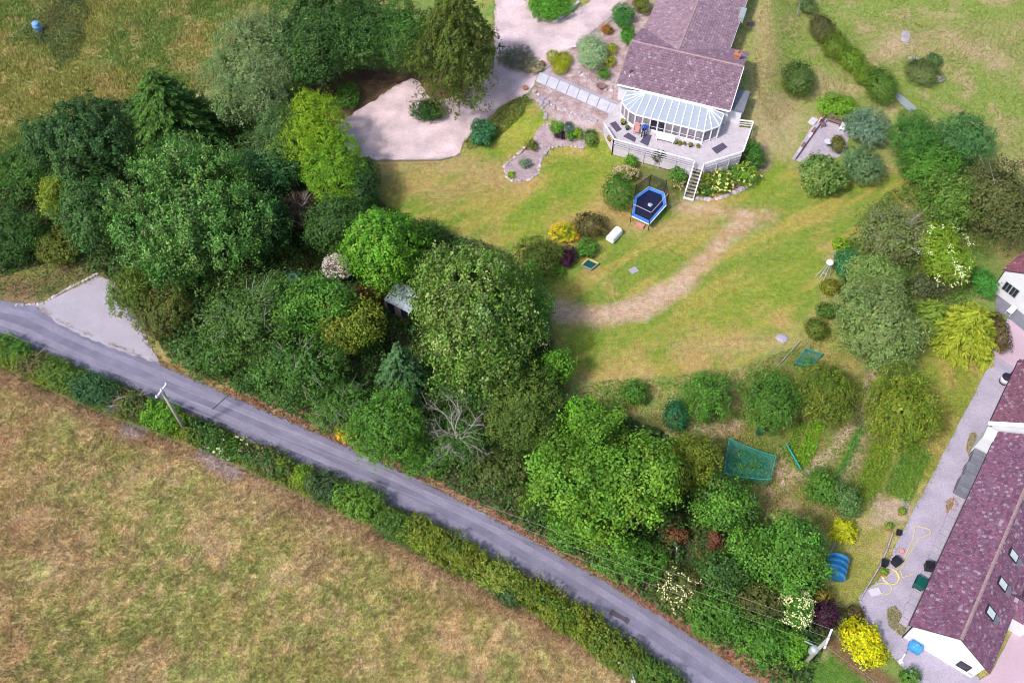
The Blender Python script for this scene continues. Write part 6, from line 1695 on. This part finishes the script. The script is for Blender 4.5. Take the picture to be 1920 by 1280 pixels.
# ------------------------------------------------------------------ power poles and lines
def pole(px, py, h, label, arm_px, seed, transformer=False):
    b = gz(px, py); root = empty('power_pole', b, label, 'pole')
    mb = MB(); mb.tube([b + (0, 0, -.2), b + (0, 0, h * .5), b + (0, 0, h)], [.17, .14, .11], 9); mb.build('shaft', M['deadwood'], root, smooth=True)
    p0, p1 = [G(*q, h - .15) for q in arm_px]
    mid_ = (p0 + p1) / 2; d = (p1 - p0); d /= np.linalg.norm(d)
    L = np.linalg.norm(p1 - p0)
    ctr = b + (0, 0, h - .18)
    a0, a1 = ctr - d * L / 2, ctr + d * L / 2
    mb = MB(); mb.bar(a0 + (0, 0, .12), a1 + (0, 0, .12), .13, .13); arm = mb.build('crossarm', M['decktrim'], root)
    ends = []
    for t in (.06, .5, .94):
        s = a0 * (1 - t) + a1 * t + (0, 0, .19)
        mb = MB(); mb.lathe(s, [(.03, 0), (.07, .03), (.04, .08), (.07, .12), (.03, .2)], 8); mb.build('insulator', M['white'], arm); ends.append(s + (0, 0, .18))
    for s in (-1, 1):
        mb = MB(); mb.bar(ctr + d * s * L * .3 + (0, 0, .08), ctr - (0, 0, .6), .04); mb.build('brace', M['metal'], root)
    if transformer:
        mb = MB(); c = b + (-.3, -.05, h - 2.9); mb.lathe(c, [(.26, 0), (.3, .1), (.3, .75), (.2, .88), (.05, .9)], 14); mb.build('transformer', M['metal'], root, smooth=True)
        mb = MB(); mb.bar(b + (-.9, .5, h - 2.2), b + (.1, 0, h - 2.2), .07); mb.build('bracket', M['metal'], root)
    return ends
e1 = pole(351, 812, 6.85, 'weathered wooden power pole with crossarm left beside the road', [(311, 717), (291, 744)], 1)
e2 = pole(1504, 1248, 6.6, 'grey power pole with transformer at the lower right of the road', [(1556, 1197), (1542, 1233)], 2, True)
def wire(p, q, sag, label, n=40):
    pts = [p * (1 - t) + q * t - np.array((0, 0, sag * 4 * t * (1 - t))) for t in np.linspace(0, 1, n)]
    mb = MB(); mb.tube(pts, .008, 4); mb.thing('power_line', M['wire'], label, 'power line', base=p, group='power lines between the poles')
for i, (p, q, l) in enumerate(zip(e1, e2, ('thin power line over the road, field side', 'thin power line over the road, middle', 'thin power line over the road, wood side'))):
    wire(p, q, .7 + .1 * i, l)
wire(e1[1], G(-400, 470, 6.6), .4, 'thin power line leaving the left pole to the left edge')
wire(e2[0], G(1760, 1420, 5.5), .3, 'thin power line leaving the lower pole past the yellow bush')
wire(e2[2], G(1800, 1380, 5.5), .3, 'second power line leaving the lower pole past the yellow bush')

# ------------------------------------------------------------------ field stakes
for i, (x, y, h, l) in enumerate(((774, 1018, .9, 'first white stake at the hedge foot'), (802, 1036, 1.0, 'second white stake at the hedge foot, tilted'), (846, 1060, .9, 'third white stake at the hedge foot'), (1268, 1038, 1.1, 'white-capped post in the lower wood gap'), (1412, 1098, .9, 'white-capped post beside the dense rounded tree'))):
    b = gz(x, y); mb = MB(); mb.bar(b - (0, 0, .1), b + (.12 - .08 * i, .05, h), .09); mb.thing('stake', M['white'], l, 'stake', base=b, group='white stakes')
rl = empty('field_rail', gz(1175, 1262), 'broken white timber rails at the field corner, bottom edge', 'fence')
for p, q in (((1158, 1248), (1172, 1253)), ((1176, 1256), (1184, 1285)), ((1180, 1258), (1190, 1290))):
    a, b = gz(*p), gz(*q); mb = MB(); mb.bar(a + (0, 0, .7), b + (0, 0, .7), .1, .12); mb.build('rail', M['decktrim'], rl)
for p in ((1158, 1248), (1175, 1255), (1187, 1288)):
    a = gz(*p); mb = MB(); mb.bar(a, a + (0, 0, .85), .12); mb.build('post', M['decktrim'], rl)

# ------------------------------------------------------------------ net cages
def net_cage(pts, h, label):
    P = [gz(*p) for p in pts]; c = sum(P) / len(P)
    root = empty('net_cage', c, label, 'net cage')
    n = len(P)
    for p in P:
        mb = MB(); mb.tube([p, p + (0, 0, h)], .03, 6); mb.build('stake', M['greenbin'], root)
    for i in range(n):
        a, b = P[i], P[(i + 1) % n]
        k = 6
        vs = []
        for j in range(k + 1):
            t = j / k; q = a * (1 - t) + b * t; s = .18 * h * 4 * t * (1 - t)
            vs += [q + (0, 0, .02), q + (0, 0, h - s)]
        mb = MB(); mb.add(vs, [(2 * j, 2 * j + 2, 2 * j + 3, 2 * j + 1) for j in range(k)]); mb.build('net_side', M['net'], root)
        mb = MB(); mb.tube([vs[2 * j + 1] for j in range(k + 1)], .035, 5); mb.build('net_hem', M['nethem'], root)
    g = 7
    vs = []
    for i in range(g + 1):
        for j in range(g + 1):
            u, v = i / g, j / g
            q = (P[0] * (1 - u) + P[1] * u) * (1 - v) + (P[3] * (1 - u) + P[2] * u) * v
            s = .18 * h * max(4 * u * (1 - u) , 4 * v * (1 - v)) * (1 if 0 < i < g and 0 < j < g else (4 * u * (1 - u) + 4 * v * (1 - v)))
            if 0 < i < g and 0 < j < g: s = .22 * h + .05 * math.sin(i * 2.1 + j * 1.7)
            vs.append(q + (0, 0, h - min(s, .3 * h)))
    mb = MB(); mb.add(vs, [(i * (g + 1) + j, (i + 1) * (g + 1) + j, (i + 1) * (g + 1) + j + 1, i * (g + 1) + j + 1) for i in range(g) for j in range(g)]); mb.build('net_top', M['net'], root)
net_cage([(1362, 835), (1448, 868), (1438, 912), (1352, 900)], 1.3, 'large teal garden net cage over fruit bushes')
net_cage([(1508, 658), (1540, 668), (1518, 690), (1488, 686)], .5, 'small teal net over a square vegetable bed')
plant('shrub', 'dark green fruit bushes under the large net cage', S_, 'shrub', 1398, 872, 42, 32, 1.15, [(.04, .10, .025), (.06, .13, .03)])
plant('shrub', 'leafy vegetables under the small net', S_, 'shrub', 1514, 678, 17, 10, .35, grn)
a, b = gz(1472, 838), gz(1498, 885)
nr = empty('net_strip', (a + b) / 2, 'narrow teal net strip beside the vegetable rows', 'net')
mb = MB(); mb.add([a + (0, 0, .02), b + (0, 0, .02), b + (0, 0, .6), a + (0, 0, .5)], [(0, 1, 2, 3)]); mb.build('net_side', M['net'], nr)
for p in (a, (a + b) / 2, b):
    mb = MB(); mb.tube([p, p + (0, 0, .65)], .03, 6); mb.build('stake', M['wood'], nr)
mb = MB(); mb.tube([a + (0, 0, .52), b + (0, 0, .6)], .07, 6); mb.build('rolled_net', M['nethem'], nr)
wb_ = gz(1424, 812); mb = MB(); mb.lathe(wb_, [(.28, 0), (.32, .7), (.34, .72), (.1, .75)], 12); mb.thing('water_butt', M['greenbin'], 'small dark teal water butt by the fruit trees', 'water butt')
for p, q, l in (((1455, 690), (1500, 640), 'timber edging board of the small netted bed, left side'), ((1550, 1052), (1568, 1010), 'pale plank lying in the grass above the blue tank'), ((1690, 935), (1700, 955), 'thin pale stick on the drive near the crop bed')):
    a, b = gz(*p), gz(*q); mb = MB(); mb.bar(a + (0, 0, .1), b + (0, 0, .1), .12, .18); mb.thing('plank', M['wood'], l, 'plank')

# ------------------------------------------------------------------ path slabs, rock beds, little patio
path = sheet('slab_path', [(1003, 145), (1020, 133), (1165, 195), (1155, 222)], .02, M['gravel2'], .03)
ORG[path.name] = np.zeros(3)
sl0 = [(1000, 152), (1022, 140), (1042, 149), (1062, 158), (1082, 167), (1101, 176), (1121, 185), (1141, 194)]
tv = np.array((1143 - 1012, 199 - 137)); 
for k in range(8):
    x0, y0 = 1012 + 19.0 * k, 136 + 8.2 * k
    q = [gz(x0, y0), gz(x0 + 17.8, y0 + 7.6), gz(x0 + 10.5, y0 + 25), gz(x0 - 7.5, y0 + 17.5)]
    jz = .045 + .012 * (k % 3)
    mb = MB(); mb.prism([tuple(p) for p in q], .02, jz + .03); mb.build('paving_slab', M['slab'], path)
def rock_edge(line, n, root_name, label, size=.24, closed=False):
    L = np.array([gz(*p) for p in line])
    d = np.r_[0, np.cumsum(np.linalg.norm(np.diff(L[:, :2], axis=0), axis=1))]
    root = empty(root_name, L[len(L) // 2], label, 'rock border')
    rr = random.Random(n)
    for i in range(n):
        t = (i + rr.uniform(.2, .8)) / n * d[-1]
        p = np.array([np.interp(t, d, L[:, k]) for k in range(3)])
        s = size * rr.uniform(.6, 1.4)
        mb = MB(); vs = []
        for q, h in ((1, -.1), (1.05, .3), (.6, .7)):
            for k in range(6):
                a = k * math.pi / 3 + rr.uniform(-.2, .2); w = q * s * rr.uniform(.8, 1.15)
                vs.append(p + (w * math.cos(a), w * math.sin(a), h * s))
        mb.add(vs, [(i2 * 6 + k, i2 * 6 + (k + 1) % 6, (i2 + 1) * 6 + (k + 1) % 6, (i2 + 1) * 6 + k) for i2 in range(2) for k in range(6)] + [tuple(range(12, 18))])
        mb.build('rock', [M['stone'], M['gravel2'], M['stone'], M['gravel']][rr.randrange(4)], root)
BED = [(1008, 240), (1030, 228), (1090, 235), (1118, 250), (1120, 268), (1095, 275), (1055, 272), (1030, 278), (1015, 295), (1010, 325), (990, 338), (960, 340), (945, 325), (945, 310), (965, 295), (990, 280), (1000, 262)]
sheet('rock_bed', chaikin(BED, 2), .03, mat('bed chippings', (.36, .27, .29), .95, .2, 1.5, bump=.5, bscale=12, fine=.3, fscale=7), .05)
rock_edge([(1000, 262), (965, 295), (945, 312), (948, 330), (962, 341), (992, 338), (1010, 325), (1014, 300), (1030, 278), (1055, 273), (1095, 277)], 46, 'rock_border', 'ring of grey and pink rocks edging the rock bed', .16)
rock_edge([(30, 572), (80, 570), (120, 545), (160, 525), (186, 512)], 40, 'rock_border', 'row of rubble stones edging the concrete apron', .15)
rock_edge([(1000, 170), (1030, 195), (1080, 215), (1120, 228), (1030, 200), (1010, 190), (1024, 214), (1020, 236)], 36, 'rock_border', 'scattered pale rocks between slab path and rock bed', .22)
rock_edge([(1085, 135), (1100, 148), (1130, 165), (1145, 175), (1150, 150), (1120, 150)], 18, 'rock_border', 'pale stones in the gravel garden by the bungalow', .22)
rock_edge([(1305, 372), (1330, 375), (1350, 372), (1380, 360), (1400, 350)], 16, 'rock_border', 'pale stones edging the rose bed below the deck', .24)
rock_edge([(1020, 130), (1060, 100), (1100, 72), (1150, 34)], 40, 'rock_border', 'grey kerb stones between drive and gravel garden', .17)
lg = [gz(*p) for p in [(1044, 42), (1085, 8)]]; mb = MB(); mb.bar(lg[0] + (0, 0, .2), lg[1] + (0, 0, .2), .28, .4); mb.thing('low_wall', M['slab'], 'low pale kerb wall beside the driveway hedge', 'wall')
ke = [gz(*p) for p in [(690, 303), (760, 302), (825, 301), (850, 295)]]
kb = empty('drive_edging', ke[1], 'dark timber edging along the bottom of the turning circle', 'edging')
for p, q in zip(ke[:-1], ke[1:]):
    mb = MB(); mb.bar(p + (0, 0, .06), q + (0, 0, .06), .09, .2); mb.build('board', M['wood'], kb)
bowl = gz(1127, 165); mb = MB(); mb.lathe(bowl, [(.2, 0), (.45, .3), (.5, .32), (.42, .25), (.15, .2)], 14); mb.thing('planter_bowl', M['brick'], 'round brown planter bowl in the gravel garden', 'planter')
pink = gz(985, 168); mb = MB(); mb.lathe(pink, [(.2, 0), (.28, .3), (.3, .32), (.1, .33)], 12); mb.thing('planter', M['terracotta'], 'pink planter at the corner of drive and slab path', 'planter')
# little patio
pat = [(1487, 298), (1520, 240), (1545, 222), (1585, 222), (1592, 260), (1580, 290), (1545, 310), (1500, 305)]
patio = sheet('patio', pat, .03, mat('patio flags', (.42, .36, .41), .85, .14, 1.2, bump=.15, fine=.15, fscale=5), .02)
ORG[patio.name] = np.zeros(3)
M['patio2'] = mat('patio flag', (.40, .33, .37), .85, .14, 2, fine=.15)
a0 = gz(1535, 240); PF = frame(a0, u=(gz(1495, 300) - gz(1530, 235)))
rr = random.Random(4)
for i in range(6):
    for j in range(6):
        x0, y0 = -.3 + i * .72, .35 + j * .62
        c = PF(x0 + .35, y0 + .3, 0)
        if sdf(gpoly(pat), c[0], c[1]) > -.2: continue
        mb = MB(); mb.box(PF, x0, x0 + .69, y0, y0 + .59, .02, .05 + rr.uniform(0, .012)); mb.build('flagstone', [M['gravel2'], M['patio2']][rr.randrange(2)], patio)
lw_ = empty('low_wall', gz(1510, 265), 'low pinkish wall along the left side of the little patio', 'wall')
a, b = gz(1488, 300), gz(1546, 218)
for k in range(9):
    p = a + (b - a) * k / 9; q = a + (b - a) * (k + .96) / 9
    mb = MB(); mb.bar(p + (0, 0, .2 + .02 * (k % 2)), q + (0, 0, .2 + .02 * (k % 2)), .3, .45); mb.build('block', [M['gravel2'], M['gravel'], M['brick']][k % 3], lw_)
def bench(px, py, ang, m, label, w=1.2, name='garden_bench', cat='bench'):
    b = gz(px, py); F = frame(b, ang); root = empty(name, b, label, cat)
    for k in range(3):
        mb = MB(); mb.box(F, -w / 2, w / 2, -.22 + k * .15, -.09 + k * .15, .42, .46); mb.build('slat', m, root)
    for k in range(3):
        mb = MB(); mb.box(F, -w / 2, w / 2, .25, .29, .52 + k * .15, .63 + k * .15); mb.build('back_slat', m, root)
    for x in (-w / 2 + .05, w / 2 - .05):
        for y in (-.18, .26):
            mb = MB(); mb.bar(F(x, y, .04), F(x, y, .9 if y > 0 else .42), .06); mb.build('leg', m, root)
bench(1562, 232, -.5, M['brick'], 'dark red-brown slatted bench at the back of the patio', 1.5)
bench(1541, 238, .35, M['brick'], 'brown garden chair at the patio\'s top left', .6, 'garden_chair', 'chair')
bench(1577, 246, -.6, M['white'], 'white slatted chair beside the blue-grey shrub', .55, 'garden_chair', 'chair')
tbb = gz(1549, 275); tt = empty('round_table', tbb, 'small round lilac table on the little patio', 'table')
mb = MB(); mb.lathe(tbb, [(.38, .68), (.4, .70), (.4, .72), (.05, .73)], 16); mb.build('table_top', M['slab'], tt)
mb = MB(); mb.tube([tbb + (0, 0, .05), tbb + (0, 0, .69)], .05, 8); mb.build('pedestal', M['metal'], tt)
mb = MB(); mb.lathe(tbb, [(.28, .05), (.25, .09), (.05, .1)], 12); mb.build('base', M['metal'], tt)
mb = MB(); mb.box(frame(gz(1524, 228), .9), -.5, .5, -.35, .35, -.05, .12); mb.thing('door_slab', M['slab'], 'pale stone step at the patio\'s upper left', 'slab')
print('LEAVES', LEAFCOUNT[0])
